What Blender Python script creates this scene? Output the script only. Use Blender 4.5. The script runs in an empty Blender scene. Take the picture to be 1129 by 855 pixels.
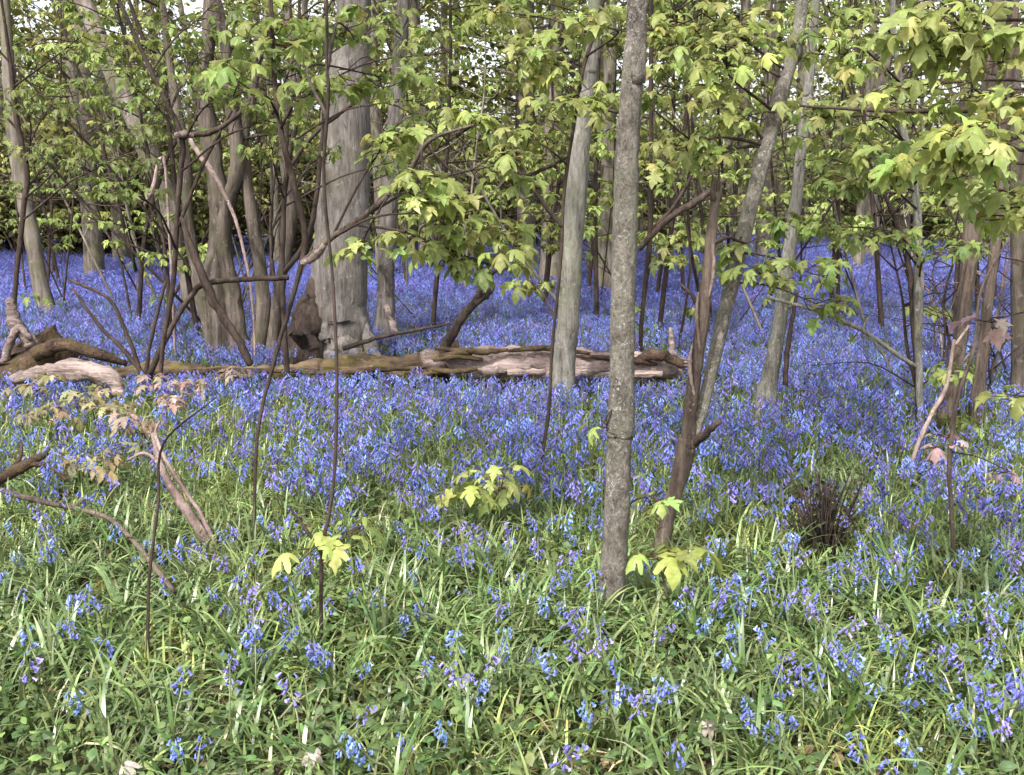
import bpy, math, random
import numpy as np

rng = np.random.default_rng(11)
random.seed(11)
scene = bpy.context.scene
COL = scene.collection
W, H, F = 1129.0, 855.0, 1210.0
CAM_H = 1.5
PITCH = math.atan((427.5 - 215.0) / F)
CP, SP = math.cos(PITCH), math.sin(PITCH)

# ---------------------------------------------------------------- geometry helpers
def terrain(x, y):
    x = np.asarray(x, float); y = np.asarray(y, float)
    h = 0.03 * np.sin(x * 0.9 + 0.4) * np.sin(y * 0.7 + 1.1) + 0.05 * np.sin(x * 0.23 + 2) * np.sin(y * 0.19)
    t = np.clip(y - 35.0, 0, None)
    return h - np.minimum(0.0035 * t * t, 3.2)

def P(px, py, d):
    """world point seen along photo pixel (px, py), standing at depth d metres"""
    a = (px - W / 2) / F; b = -(py - H / 2) / F
    r = np.array([a, b * SP + CP, b * CP - SP])
    return np.array([0, 0, CAM_H]) + r * (d / r[1])

def gd(px, py, z=0.0):
    a = (px - W / 2) / F; b = -(py - H / 2) / F
    r = np.array([a, b * SP + CP, b * CP - SP])
    t = (CAM_H - z) / max(1e-4, -r[2])
    return r[1] * t

def proj(p):
    p = np.asarray(p, float)
    x = p[..., 0]; y = p[..., 1]; z = p[..., 2] - CAM_H
    f = y * CP - z * SP
    u = y * SP + z * CP
    f = np.where(f < 0.05, 0.05, f)
    return W / 2 + F * x / f, H / 2 - F * u / f

def nrm(v):
    return v / np.maximum(np.linalg.norm(v, axis=-1, keepdims=True), 1e-9)

_ph = rng.uniform(0, 6.28, (3, 24)); _dr = rng.uniform(0, 6.28, 24); _fr = rng.uniform(0.6, 1.7, 24)
def noise2(x, y, s=1.0, k=0):
    o = np.zeros(np.shape(x))
    for i in range(8):
        j = (i + k * 5) % 24
        o = o + np.sin((x * math.cos(_dr[j]) + y * math.sin(_dr[j])) * _fr[j] * s * 2.6 + _ph[k % 3, j])
    return o / 4.0

class MB:
    def __init__(self):
        self.V = []; self.F = []; self.T = []; self.M = []; self.S = []; self.n = 0
    def add(self, V, Fs, tint=(1, 1, 1), mi=0, smooth=True):
        V = np.asarray(V, float).reshape(-1, 3)
        t = np.asarray(tint, float)
        if t.ndim == 1: t = np.tile(t, (len(V), 1))
        for f in (Fs if isinstance(Fs, list) else [Fs]):
            f = np.asarray(f, int)
            if len(f):
                self.F.append(f + self.n); self.M.append(np.full(len(f), mi)); self.S.append(np.full(len(f), smooth))
        self.V.append(V); self.T.append(t); self.n += len(V)
    def mesh(self, name, mats, origin=(0, 0, 0)):
        V = np.concatenate(self.V) - np.asarray(origin, float)
        T = np.concatenate(self.T)
        me = bpy.data.meshes.new(name)
        me.vertices.add(len(V)); me.vertices.foreach_set('co', V.astype(np.float32).ravel())
        loops = np.concatenate([f.ravel() for f in self.F])
        tot = np.concatenate([np.full(len(f), f.shape[1]) for f in self.F])
        st = np.concatenate([[0], np.cumsum(tot)[:-1]])
        me.loops.add(len(loops)); me.loops.foreach_set('vertex_index', loops.astype(np.int32))
        me.polygons.add(len(tot)); me.polygons.foreach_set('loop_start', st.astype(np.int32))
        me.polygons.foreach_set('material_index', np.concatenate(self.M).astype(np.int32))
        me.polygons.foreach_set('use_smooth', np.concatenate(self.S))
        me.update(calc_edges=True); me.validate()
        a = me.attributes.new('tint', 'FLOAT_COLOR', 'POINT')
        a.data.foreach_set('color', np.concatenate([T, np.ones((len(T), 1))], 1).astype(np.float32).ravel())
        for m in (mats if isinstance(mats, (list, tuple)) else [mats]): me.materials.append(m)
        return me
    def build(self, name, mats, parent=None, origin=(0, 0, 0), loc=None):
        o = bpy.data.objects.new(name, self.mesh(name, mats, origin)); COL.objects.link(o)
        if parent is not None: o.parent = parent
        if loc is not None: o.location = loc
        return o

def tag(o, label, cat=None, group=None, kind=None):
    o['label'] = label
    if cat: o['category'] = cat
    if group: o['group'] = group
    if kind: o['kind'] = kind
    return o

def thing(name, label, cat, loc, group=None):
    o = bpy.data.objects.new(name, None); COL.objects.link(o)
    o.location = [float(v) for v in loc]; o.empty_display_size = 0.1
    return tag(o, label, cat, group)

def catmull(pts, per=6):
    pts = np.asarray(pts, float)
    if len(pts) < 3:
        t = np.linspace(0, 1, per + 1)[:, None]
        return pts[0] * (1 - t) + pts[-1] * t
    q = np.vstack([2 * pts[0] - pts[1], pts, 2 * pts[-1] - pts[-2]])
    out = []
    for i in range(1, len(q) - 2):
        t = np.linspace(0, 1, per, endpoint=False)[:, None]
        a, b, c, d = q[i - 1], q[i], q[i + 1], q[i + 2]
        out.append(0.5 * ((2 * b) + (c - a) * t + (2 * a - 5 * b + 4 * c - d) * t ** 2 + (3 * b - a - 3 * c + d) * t ** 3))
    out.append(pts[-1:])
    return np.vstack(out)

def tube(mb, path, rad, sides=10, rough=0.05, tint=(1, 1, 1), mi=0, per=6, wob=0.0, lobes=0.0):
    path = np.asarray(path, float); rad = np.asarray(rad, float)
    pr = catmull(np.hstack([path, rad[:, None]]), per)
    p = pr[:, :3]; r = np.maximum(pr[:, 3], 0.0008)
    n = len(p)
    if wob:
        p = p + rng.normal(0, 1, (n, 3)) * wob * r[:, None]
    tg = np.gradient(p, axis=0); tg = nrm(tg)
    u = np.cross(tg[0], [0.31, 0.95, 0.05]); u = u / np.linalg.norm(u)
    U = []
    for i in range(n):
        u = u - tg[i] * np.dot(u, tg[i]); u = u / max(1e-9, np.linalg.norm(u)); U.append(u)
    U = np.array(U); Vv = np.cross(tg, U)
    th = np.linspace(0, 2 * math.pi, sides, endpoint=False)
    k1, k2 = rng.uniform(0, 6.28, 2)
    s = np.linspace(0, 1, n)[:, None] * n
    R = r[:, None] * (1 + rough * (np.sin(3 * th[None] + k1 + s * 0.35) * .6 + np.sin(2 * th[None] + s * .9 + k2) * .5 + rng.normal(0, .35, (n, sides))))
    if rough > .02 and sides >= 10:
        for oc, am in ((1, .5), (2, .35), (4, .2)):
            a1, a2, a3 = rng.uniform(0, 6.28, 3)
            R = R + r[:, None] * rough * am * np.sin(th[None] * (3 * oc + 1) + a1 + .8 * np.sin(s * .33 * oc + a2)) * np.sin(s * .27 * oc + a3 + th[None] * 1.3)
    if lobes:
        fl = np.exp(-np.arange(n) / 4.0)[:, None]
        R = R * (1 + lobes * fl * (0.5 + 0.5 * np.sin(5 * th[None] + k2)))
    V = p[:, None] + R[:, :, None] * (np.cos(th)[None, :, None] * U[:, None] + np.sin(th)[None, :, None] * Vv[:, None])
    idx = np.arange(n * sides).reshape(n, sides)
    a = idx[:-1]; b = np.roll(a, -1, 1); d = idx[1:]; c = np.roll(d, -1, 1)
    Q = np.stack([a, b, c, d], -1).reshape(-1, 4)
    V = V.reshape(-1, 3)
    ends = np.vstack([p[0] - tg[0] * r[0] * .2, p[-1] + tg[-1] * r[-1] * .3])
    i0 = n * sides; i1 = i0 + 1
    f0 = np.stack([np.roll(idx[0], -1), idx[0], np.full(sides, i0)], -1)
    f1 = np.stack([idx[-1], np.roll(idx[-1], -1), np.full(sides, i1)], -1)
    mb.add(np.vstack([V, ends]), [Q, np.vstack([f0, f1])], tint, mi)
    return p, r

# ---------------------------------------------------------------- leaf templates
_half = [(0.0, 0.0), (.10, -.07), (.26, -.08), (.44, .02), (.37, .12), (.30, .16), (.22, .22), (.38, .33), (.58, .54), (.46, .57), (.38, .60), (.26, .53),
         (.15, .48), (.27, .66), (.24, .72), (.14, .82), (0, 1.0)]
_out = np.array(_half + [(-x, y) for x, y in _half[-2:0:-1]])
_cen = np.array([0, .28])
def leaf_template(droop, hi=True, seed=0, fold=0.0, curl=0.0):
    rr = np.random.default_rng(seed)
    o0 = _cen + (_out - _cen) * (1 + rr.normal(0, .07 if seed else 0, (len(_out), 1))) * np.array([rr.uniform(.85, 1.1), 1]) if seed else _out
    o = o0 if hi else o0[[0, 3, 6, 8, 12, 14, 16, 18, 20, 24, 26, 29]]
    k = len(o)
    def z(q):
        r2 = ((q - _cen) ** 2).sum(1)
        ang = np.arctan2(q[:, 0], q[:, 1] - .28)
        return -droop * r2 * 1.1 - .05 * np.cos(ang * 7.2) * np.sqrt(r2) + fold * np.abs(q[:, 0]) + curl * q[:, 0] * q[:, 1]
    if hi:
        mid = _cen + (o - _cen) * .55
        pts = np.vstack([_cen[None], mid, o])
        V = np.column_stack([pts, z(pts)])
        i = np.arange(k); j = (i + 1) % k
        tri = np.stack([np.zeros(k, int), 1 + j, 1 + i], -1)
        quad = np.stack([1 + i, 1 + j, 1 + k + j, 1 + k + i], -1)
        return V, [tri, quad]
    pts = np.vstack([_cen[None], o]); V = np.column_stack([pts, z(pts)])
    i = np.arange(k); j = (i + 1) % k
    return V, [np.stack([np.zeros(k, int), 1 + j, 1 + i], -1)]
_lv = [(.3, 1, .3, .2), (.55, 2, .1, -.25), (.8, 3, -.1, .15), (1.2, 4, -.3, 0), (.45, 5, .5, -.1), (1.0, 6, .2, .3)]
HI = [leaf_template(d, True, 40 + k, f, c) for d, k, f, c in _lv]
LO = [leaf_template(d, False, 40 + k, f, c) for d, k, f, c in _lv]
OVAL = (np.array([(0, 0, 0), (.30, .3, -.03), (.28, .65, -.08), (0, 1, -.2), (-.28, .65, -.08), (-.30, .3, -.03), (0, .45, .05)]),
        [np.array([(6, 0, 1), (6, 1, 2), (6, 2, 3), (6, 3, 4), (6, 4, 5), (6, 5, 0)])])

def scatter(mb, tmpl, pos, yd, zd, scale, tint, mi=0, smooth=True):
    Vt, Ft = tmpl
    n = len(pos)
    if n == 0: return
    y = nrm(yd); x = nrm(np.cross(y, zd)); z = np.cross(x, y)
    sc = np.broadcast_to(np.asarray(scale, float).reshape(-1, 1) if np.ndim(scale) else np.full((n, 1), scale), (n, 1))
    V = pos[:, None] + sc[:, None] * (Vt[None, :, 0:1] * x[:, None] + Vt[None, :, 1:2] * y[:, None] + Vt[None, :, 2:3] * z[:, None])
    k = len(Vt)
    off = (np.arange(n) * k)
    Fs = [(f[None] + off[:, None, None]).reshape(-1, f.shape[1]) for f in Ft]
    t = np.repeat(np.broadcast_to(tint, (n, 3)), k, 0)
    mb.add(V.reshape(-1, 3), Fs, t, mi, smooth)

YG = np.array([.265, .30, .088]); GR = np.array([.105, .155, .032]); PINK = np.array([.52, .34, .33]); BRONZE = np.array([.29, .245, .13])
def tones(n, base, spread=.22):
    t = np.asarray(base) * np.exp(rng.normal(0, spread, (n, 1)))
    return np.clip(t * (1 + rng.normal(0, .07, (n, 3))), .004, .6)

def spray(mbl, mbw, tip, axis, n, size, base, hi=True, droop=(.15, 1.1)):
    """a rosette of stalked, drooping palmate leaves at a twig end"""
    a0 = rng.uniform(0, 6.28)
    th = a0 + np.arange(n) * 2.4 + rng.normal(0, .3, n)
    out = np.column_stack([np.cos(th), np.sin(th), rng.normal(.1, .25, n)]) + axis * .5
    out = nrm(out)
    stalk = rng.uniform(.35, .8, n)[:, None] * size
    pos = tip + out * stalk + np.array([0, 0, .1]) * size
    down = rng.uniform(droop[0], droop[1], n)[:, None]
    yd = nrm(out * np.array([1, 1, .3]) - np.array([0, 0, 1]) * down)
    zd = nrm(np.array([0, 0, 1.0]) + out * .6 + rng.normal(0, .25, (n, 3)))
    sc = size * rng.uniform(.38, .95, n)
    tt = tones(n, base)
    w = rng.integers(0, 6, n)
    for k in range(6):
        m = w == k
        if m.any(): scatter(mbl, (HI if hi else LO)[k], pos[m], yd[m], zd[m], sc[m], tt[m])
    if hi:
        for i in range(n):
            tube(mbw, [tip, pos[i]], [.0016, .0012], 3, 0, per=2, tint=(1.6, 1.2, .7))

def bough(owner, start, cen, rad, n, size, base, r0=.01, hi=True, bark=None, leaf=None, over=.7, nl=(4, 7), label=None, mid=None):
    """a limb from start reaching through a leafy ellipsoid; limb = 'branch', its leaves a sub-part"""
    o = np.array(owner.location)
    start = np.asarray(start, float); cen = np.asarray(cen, float); rad = np.asarray(rad, float)
    d = cen - start; L = np.linalg.norm(d); u = d / max(L, 1e-6)
    end = cen + u * rad.max() * over
    side = np.cross(u, [0, 0, 1]); bend = rng.normal(0, .08) * L
    m = (start + cen) / 2 + side * bend + np.array([0, 0, .06 * L]) if mid is None else np.asarray(mid, float)
    mb = MB(); ml = MB()
    path, _ = tube(mb, [start, m, cen, end], [r0, r0 * .75, r0 * .45, r0 * .18], 6, .05, per=6, wob=.15)
    pos = rng.normal(0, 1, (n * 2, 3)); pos = pos / np.linalg.norm(pos, axis=1)[:, None] * rng.uniform(0, 1, (n * 2, 1)) ** .45
    pos = (cen + pos * rad)[:n]
    for q in pos:
        k = np.argmin(np.linalg.norm(path - q, axis=1) + rng.uniform(0, .1))
        k = max(2, k - 2)
        a = path[k]
        md = (a + q) / 2 + rng.normal(0, .03, 3)
        tube(mb, [a, md, q], [r0 * .3 + .001, r0 * .22 + .001, .0016], 4, 0, per=3)
        spray(ml, mb, q, nrm((q - a)[None])[0], int(rng.integers(*nl)), size, base, hi)
    b = mb.build('branch', bark or M['bark_dark'], owner, o)
    lv = ml.build('leaves', leaf or M['leaf'], b, o)
    if label: lv['label'] = label
    return b

# ---------------------------------------------------------------- materials
M = {}
def new_mat(name):
    m = bpy.data.materials.new(name); m.use_nodes = True
    nt = m.node_tree; nt.nodes.clear()
    return m, nt, nt.nodes, nt.links

def leaf_mat(name, trans=.4, rough=.45, spec=.4, rnd=0.0):
    m, nt, N, L = new_mat(name)
    out = N.new('ShaderNodeOutputMaterial'); at = N.new('ShaderNodeAttribute'); at.attribute_name = 'tint'
    tc = N.new('ShaderNodeTexCoord'); no = N.new('ShaderNodeTexNoise'); no.inputs['Scale'].default_value = 60
    L.new(tc.outputs['Object'], no.inputs['Vector'])
    mr = N.new('ShaderNodeMapRange'); mr.inputs['From Min'].default_value = .3; mr.inputs['From Max'].default_value = .7
    mr.inputs['To Min'].default_value = .8; mr.inputs['To Max'].default_value = 1.2
    L.new(no.outputs['Fac'], mr.inputs['Value'])
    mul = N.new('ShaderNodeVectorMath'); mul.operation = 'SCALE'
    L.new(at.outputs['Color'], mul.inputs[0]); L.new(mr.outputs['Result'], mul.inputs['Scale'])
    src = mul.outputs['Vector']
    if rnd:
        oi = N.new('ShaderNodeObjectInfo'); hs = N.new('ShaderNodeHueSaturation')
        m2 = N.new('ShaderNodeMapRange'); m2.inputs['To Min'].default_value = .5 - rnd; m2.inputs['To Max'].default_value = .5 + rnd
        m3 = N.new('ShaderNodeMapRange'); m3.inputs['To Min'].default_value = .8; m3.inputs['To Max'].default_value = 1.3
        L.new(oi.outputs['Random'], m2.inputs['Value']); L.new(oi.outputs['Random'], m3.inputs['Value'])
        L.new(m2.outputs['Result'], hs.inputs['Hue']); L.new(m3.outputs['Result'], hs.inputs['Value'])
        L.new(src, hs.inputs['Color']); src = hs.outputs['Color']
    p = N.new('ShaderNodeBsdfPrincipled'); p.inputs['Roughness'].default_value = rough
    p.inputs['Specular IOR Level'].default_value = spec
    t = N.new('ShaderNodeBsdfTranslucent'); mx = N.new('ShaderNodeMixShader'); mx.inputs[0].default_value = trans
    L.new(src, p.inputs['Base Color']); L.new(src, t.inputs['Color'])
    L.new(p.outputs[0], mx.inputs[1]); L.new(t.outputs[0], mx.inputs[2]); L.new(mx.outputs[0], out.inputs['Surface'])
    M[name] = m

def bark_mat(name, c1, c2, c3, spot=.62, scale=9, stretch=(1, 1, .22), moss=None, bump=.5):
    m, nt, N, L = new_mat(name)
    out = N.new('ShaderNodeOutputMaterial'); tc = N.new('ShaderNodeTexCoord')
    at = N.new('ShaderNodeAttribute'); at.attribute_name = 'tint'
    def noise(sc, det, ro, vec):
        n = N.new('ShaderNodeTexNoise'); n.inputs['Scale'].default_value = sc; n.inputs['Detail'].default_value = det; n.inputs['Roughness'].default_value = ro
        L.new(vec, n.inputs['Vector']); return n.outputs['Fac']
    def ramp(fac, p0, p1, a, b):
        r = N.new('ShaderNodeValToRGB'); e = r.color_ramp.elements; e[0].position = p0; e[1].position = p1; e[0].color = (*a, 1); e[1].color = (*b, 1)
        L.new(fac, r.inputs['Fac']); return r.outputs['Color']
    def mix(fac, a, b, mode='MIX'):
        x = N.new('ShaderNodeMix'); x.data_type = 'RGBA'; x.blend_type = mode
        for k, v in ((0, fac), (6, a), (7, b)):
            if hasattr(v, 'node'): L.new(v, x.inputs[k])
            elif k == 0: x.inputs[0].default_value = v
            else: x.inputs[k].default_value = (*v, 1)
        return x.outputs[2]
    mp = N.new('ShaderNodeMapping'); mp.inputs['Scale'].default_value = stretch
    L.new(tc.outputs['Object'], mp.inputs['Vector'])
    ov, sv = tc.outputs['Object'], mp.outputs['Vector']
    n1 = noise(scale, 10, .72, sv); n4 = noise(scale * 3.5, 6, .7, sv); n5 = noise(1.9, 5, .6, ov)
    W0, B0 = (1, 1, 1), (0, 0, 0)
    src = ramp(n1, .36, .64, c1, c2)
    src = mix(1.0, src, ramp(n4, .30, .52, (.45, .43, .42), W0), 'MULTIPLY')
    src = mix(1.0, src, ramp(n5, .30, .70, (.62, .60, .60), (1.25, 1.22, 1.2)), 'MULTIPLY')
    if moss: src = mix(ramp(noise(3.2, 8, .7, ov), .47, .66, B0, W0), src, moss)
    sp = mix(1.0, ramp(noise(scale * 2.6, 9, .75, ov), spot - .03, spot + .07, B0, W0), ramp(noise(4.3, 3, .5, ov), .42, .6, (.15, .15, .15), W0), 'MULTIPLY')
    src = mix(sp, src, c3)
    src = mix(1.0, src, at.outputs['Color'], 'MULTIPLY')
    p = N.new('ShaderNodeBsdfPrincipled'); p.inputs['Roughness'].default_value = .9; p.inputs['Specular IOR Level'].default_value = .15
    L.new(src, p.inputs['Base Color'])
    ad = N.new('ShaderNodeMath'); ad.operation = 'ADD'; L.new(n1, ad.inputs[0]); L.new(n4, ad.inputs[1])
    bp = N.new('ShaderNodeBump'); bp.inputs['Strength'].default_value = bump; bp.inputs['Distance'].default_value = .03
    L.new(ad.outputs[0], bp.inputs['Height']); L.new(bp.outputs['Normal'], p.inputs['Normal'])
    L.new(p.outputs[0], out.inputs['Surface'])
    M[name] = m

leaf_mat('leaf', .5, .5, .4)
leaf_mat('leaf_far', .4, .55, .25, rnd=.02)
leaf_mat('blade', .25, .36, .55)
leaf_mat('petal', .35, .5, .3)
leaf_mat('petal_near', .35, .5, .3, rnd=.010)
bark_mat('bark_grey', (.082, .07, .058), (.33, .295, .255), (.52, .51, .48), .57, 26, (1, 1, .5), moss=(.215, .21, .155), bump=1)
bark_mat('bark_pale', (.10, .095, .08), (.33, .315, .28), (.46, .45, .41), .60, 16, (1, 1, .2), moss=(.19, .195, .13), bump=1)
bark_mat('bark_beech', (.08, .071, .064), (.275, .25, .23), (.34, .325, .31), .60, 12, (1, 1, .14), moss=(.125, .11, .085), bump=1)
bark_mat('bark_brown', (.052, .04, .032), (.205, .16, .13), (.36, .29, .24), .62, 12, (1, 1, .16), bump=.8)
bark_mat('bark_dark', (.025, .019, .016), (.085, .062, .05), (.2, .17, .15), .66, 16, (1, 1, .3))
bark_mat('bark_far', (.06, .05, .042), (.25, .22, .19), (.32, .29, .26), .62, 6, (1, 1, .14), moss=(.13, .122, .065))
bark_mat('bark_coppice', (.042, .034, .029), (.205, .168, .142), (.27, .23, .2), .60, 9, (1, 1, .14), moss=(.085, .08, .045), bump=1)
bark_mat('deadwood', (.11, .08, .068), (.43, .345, .315), (.52, .46, .43), .60, 11, (.10, 1, 1), bump=1)
bark_mat('deadstick', (.15, .105, .09), (.42, .33, .30), (.55, .47, .44), .60, 12, (.4, .4, .3), bump=.8)
bark_mat('mossy_log', (.05, .035, .022), (.19, .135, .09), (.30, .23, .17), .60, 7, (.25, 1, 1), moss=(.125, .105, .032), bump=1)
bark_mat('rotten', (.022, .015, .012), (.12, .078, .056), (.30, .22, .18), .63, 8, (1, 1, 1), moss=(.085, .064, .026), bump=1)

def ground_mat():
    m, nt, N, L = new_mat('woodland_soil')
    out = N.new('ShaderNodeOutputMaterial'); tc = N.new('ShaderNodeTexCoord')
    n1 = N.new('ShaderNodeTexNoise'); n1.inputs['Scale'].default_value = 14; n1.inputs['Detail'].default_value = 8
    L.new(tc.outputs['Object'], n1.inputs['Vector'])
    r = N.new('ShaderNodeValToRGB'); e = r.color_ramp.elements
    e[0].position = .35; e[0].color = (.018, .015, .009, 1); e[1].position = .7; e[1].color = (.09, .065, .038, 1)
    x = e.new(.52); x.color = (.035, .04, .015, 1)
    L.new(n1.outputs['Fac'], r.inputs['Fac'])
    n2 = N.new('ShaderNodeTexNoise'); n2.inputs['Scale'].default_value = .4; L.new(tc.outputs['Object'], n2.inputs['Vector'])
    r2 = N.new('ShaderNodeValToRGB'); r2.color_ramp.elements[0].color = (.10, .14, .04, 1); r2.color_ramp.elements[1].color = (.22, .24, .09, 1)
    L.new(n2.outputs['Fac'], r2.inputs['Fac'])
    sx = N.new('ShaderNodeSeparateXYZ'); L.new(tc.outputs['Object'], sx.inputs[0])
    mr = N.new('ShaderNodeMapRange'); mr.inputs['From Min'].default_value = 58; mr.inputs['From Max'].default_value = 64
    L.new(sx.outputs['Y'], mr.inputs['Value'])
    mx = N.new('ShaderNodeMix'); mx.data_type = 'RGBA'
    L.new(mr.outputs['Result'], mx.inputs[0]); L.new(r.outputs['Color'], mx.inputs[6]); L.new(r2.outputs['Color'], mx.inputs[7])
    p = N.new('ShaderNodeBsdfPrincipled'); p.inputs['Roughness'].default_value = .95; p.inputs['Specular IOR Level'].default_value = .1
    L.new(mx.outputs[2], p.inputs['Base Color'])
    bp = N.new('ShaderNodeBump'); bp.inputs['Strength'].default_value = .7; bp.inputs['Distance'].default_value = .03
    L.new(n1.outputs['Fac'], bp.inputs['Height']); L.new(bp.outputs['Normal'], p.inputs['Normal'])
    L.new(p.outputs[0], out.inputs['Surface'])
    M['soil'] = m
ground_mat()

# ---------------------------------------------------------------- ground
ys = np.concatenate([np.linspace(-12, 46, 150), np.geomspace(47, 900, 30)])
xh = np.concatenate([np.linspace(0, 26, 66), np.geomspace(27, 500, 18)])
xs = np.concatenate([-xh[:0:-1], xh])
X, Y = np.meshgrid(xs, ys)
Z = terrain(X, Y)
g = MB(); nx = len(xs); ny = len(ys)
ii = np.arange(nx * ny).reshape(ny, nx)
g.add(np.stack([X, Y, Z], -1).reshape(-1, 3), np.stack([ii[:-1, :-1], ii[:-1, 1:], ii[1:, 1:], ii[1:, :-1]], -1).reshape(-1, 4))
tag(g.build('ground', M['soil']), 'dark woodland soil and leaf litter under the bluebells', 'ground', kind='structure')

def zone(px): return 0 if px < 330 else (1 if px < 660 else 2)
# ---------------------------------------------------------------- trunks
def on_ground(px, py):
    d = gd(px, py, float(np.interp(py, [560, 640], [.16, 0]))); p = P(px, py, d); p[2] = float(terrain(p[0], p[1])); return d, p

def stem_path(pts, d, lean=0.0, ext=None, dz=0.0):
    """pts: (px, py, width px) from the base up; returns path, radii"""
    n = len(pts); out = []; rad = []
    for i, (px, py, w) in enumerate(pts):
        dd = d + lean * i / max(1, n - 1)
        out.append(P(px, py, dd)); rad.append(w * .5 * dd / F)
    if ext:
        v = nrm((out[-1] - out[-2])[None])[0]
        out.append(out[-1] + v * ext + np.array([rng.normal(0, .1), rng.normal(0, .1), 0])); rad.append(rad[-1] * .5)
    return np.array(out), np.array(rad)

def trunk_tree(name, label, cat, pts, mat, ext=2.5, lean=0.0, group=None, sides=16, rough=.05, lobes=.25, crown=None, wob=.02, per=8, slim=.86):
    d, b = on_ground(pts[0][0], pts[0][1])
    t = thing(name, label, cat, b, group)
    path, rad = stem_path(pts, d, lean, ext)
    rad = rad * slim
    path = np.vstack([np.array([path[0][0], path[0][1], b[2] - .12]), path]); rad = np.concatenate([[rad[0] * 1.25], rad])
    mb = MB(); p, r = tube(mb, path, rad, sides, rough, per=per, wob=wob, lobes=lobes)
    tr = mb.build('trunk', mat, t, b)
    if crown:
        top = path[-1]
        mb = MB(); ml = MB()
        n, sp, sz = crown
        for _ in range(n):
            q = top + rng.normal(0, 1, 3) * np.array([sp, sp, sp * .6])
            a = p[int(rng.integers(len(p) * 3 // 4, len(p)))]
            if a[2] < 1.6 + .2 * a[1]: a = top
            tube(mb, [a, (a + q) / 2 + rng.normal(0, .1, 3), q], [.02, .012, .004], 4, 0, per=3)
            for _ in range(5):
                spray(ml, mb, q + rng.normal(0, .25, 3), np.array([0, 0, .2]), 6, sz, GR * 1.2, False)
        br = mb.build('crown_branches', mat, t, b); ml.build('crown', M['leaf'], br, b)
    return t, path, d, p

def stub(owner, pts, rads, mat, name='branch', sides=7, per=6, wob=.12):
    mb = MB(); tube(mb, pts, rads, sides, .08, per=per, wob=wob)
    return mb.build(name, mat, owner, np.array(owner.location))

# main near trunk
T1, p1, d1, c1 = trunk_tree('sycamore_tree', 'slender grey tree with pale lichen spots standing alone in the near bluebell grass', 'tree',
    [(670, 702, 46), (672, 672, 39), (677, 620, 35), (680, 560, 34), (683, 490, 33), (684, 470, 36), (686, 400, 32), (688, 300, 32), (690, 200, 31), (694, 130, 28), (700, 50, 26), (703, -10, 25)], M['bark_grey'],
    ext=3.2, sides=22, rough=.03, crown=(16, 1.0, .12))
stub(T1, [P(674, 668, d1), P(664, 684, d1 - .06), P(652, 704, d1 - .12)], [.035, .028, .012], M['bark_grey'], 'root')
# forked tree
T3, p3, d3, c3 = trunk_tree('forked_tree', 'thin brown tree forking low into a snapped stem and a long leaning stem', 'tree',
    [(727, 618, 24), (735, 575, 20), (745, 540, 21), (754, 505, 25), (759, 485, 28)], M['bark_brown'], ext=None, lobes=.15, rough=.07)
pa, ra = stem_path([(757, 492, 17), (763, 440, 15), (771, 380, 14), (777, 330, 14), (782, 285, 13), (786, 240, 11), (790, 212, 10)], d3)
mb = MB(); tube(mb, pa, ra, 12, .08, wob=.05); s_ = mb.build('stem', M['bark_brown'], T3, np.array(T3.location)); s_['label'] = 'snapped upright stem with peeling bark'
pb, rb = stem_path([(760, 492, 15), (777, 440, 14), (793, 370, 15), (810, 300, 17), (826, 235, 17), (842, 170, 17), (858, 115, 16), (874, 60, 14), (884, 5, 13)], d3, .5, 2.4)
mb = MB(); cpb, _ = tube(mb, pb, rb, 14, .04, wob=.03); s_ = mb.build('stem', M['bark_grey'], T3, np.array(T3.location)); s_['label'] = 'long grey stem leaning right'
for dx, dy, h_ in ((-3, 0, 22), (1, 2, 30), (4, 0, 14), (-1, 3, 18)):
    stub(T3, [P(789 + dx, 222 + dy, d3 + rng.normal(0, .01)), P(790 + dx + rng.normal(0, 2), 214 - h_, d3 + rng.normal(0, .02))], [.012, .002], M['bark_brown'], 'splinter', 4, 3)
for q in (((772, 390), (768, 350), (770, 322)), ((781, 330), (787, 300), (786, 270)), ((766, 440), (760, 405), (763, 380))):
    stub(T3, [P(*q[0], d3 - .02), P(*q[1], d3 - .035), P(*q[2], d3 - .02)], [.004, .008, .003], M['deadstick'], 'bark_strip', 6)
stub(T3, [P(776, 345, d3), P(760, 322, d3), P(748, 312, d3 + .05)], [.012, .007, .003], M['bark_dark'], 'twig', 5)
stub(T3, [P(784, 270, d3), P(802, 262, d3), P(822, 268, d3 + .05), P(836, 262, d3)], [.012, .007, .005, .002], M['bark_dark'], 'twig', 5)
stub(T3, [P(759, 492, d3), P(775, 480, d3 - .05), P(794, 465, d3 - .1)], [.024, .017, .011], M['bark_dark'], 'branch_stub')

# trunk behind, left of the main one
T2, p2, d2, c2 = trunk_tree('grey_tree', 'straight pale grey trunk rising behind the right end of the fallen log', 'tree',
    [(620, 430, 34), (623, 390, 29), (628, 330, 28), (632, 260, 28), (637, 190, 27), (643, 130, 23), (650, 80, 18), (655, 20, 16)], M['bark_pale'], ext=3, crown=(16, 1.5, .14))
T4, p4, d4, c4 = trunk_tree('grey_tree', 'greyish brown trunk leaning slightly right, right of the forked tree', 'tree',
    [(843, 452, 30), (849, 415, 22), (857, 370, 19), (866, 310, 17), (875, 240, 16), (882, 180, 14), (890, 110, 13), (896, 40, 11)], M['bark_pale'], ext=3, crown=(14, 1.4, .13))
stub(T4, [P(866, 425, d4 - .05), P(868, 390, d4 - .05), P(874, 350, d4 - .02), P(879, 322, d4)], [.018, .016, .014, .01], M['bark_dark'], 'stem')
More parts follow.
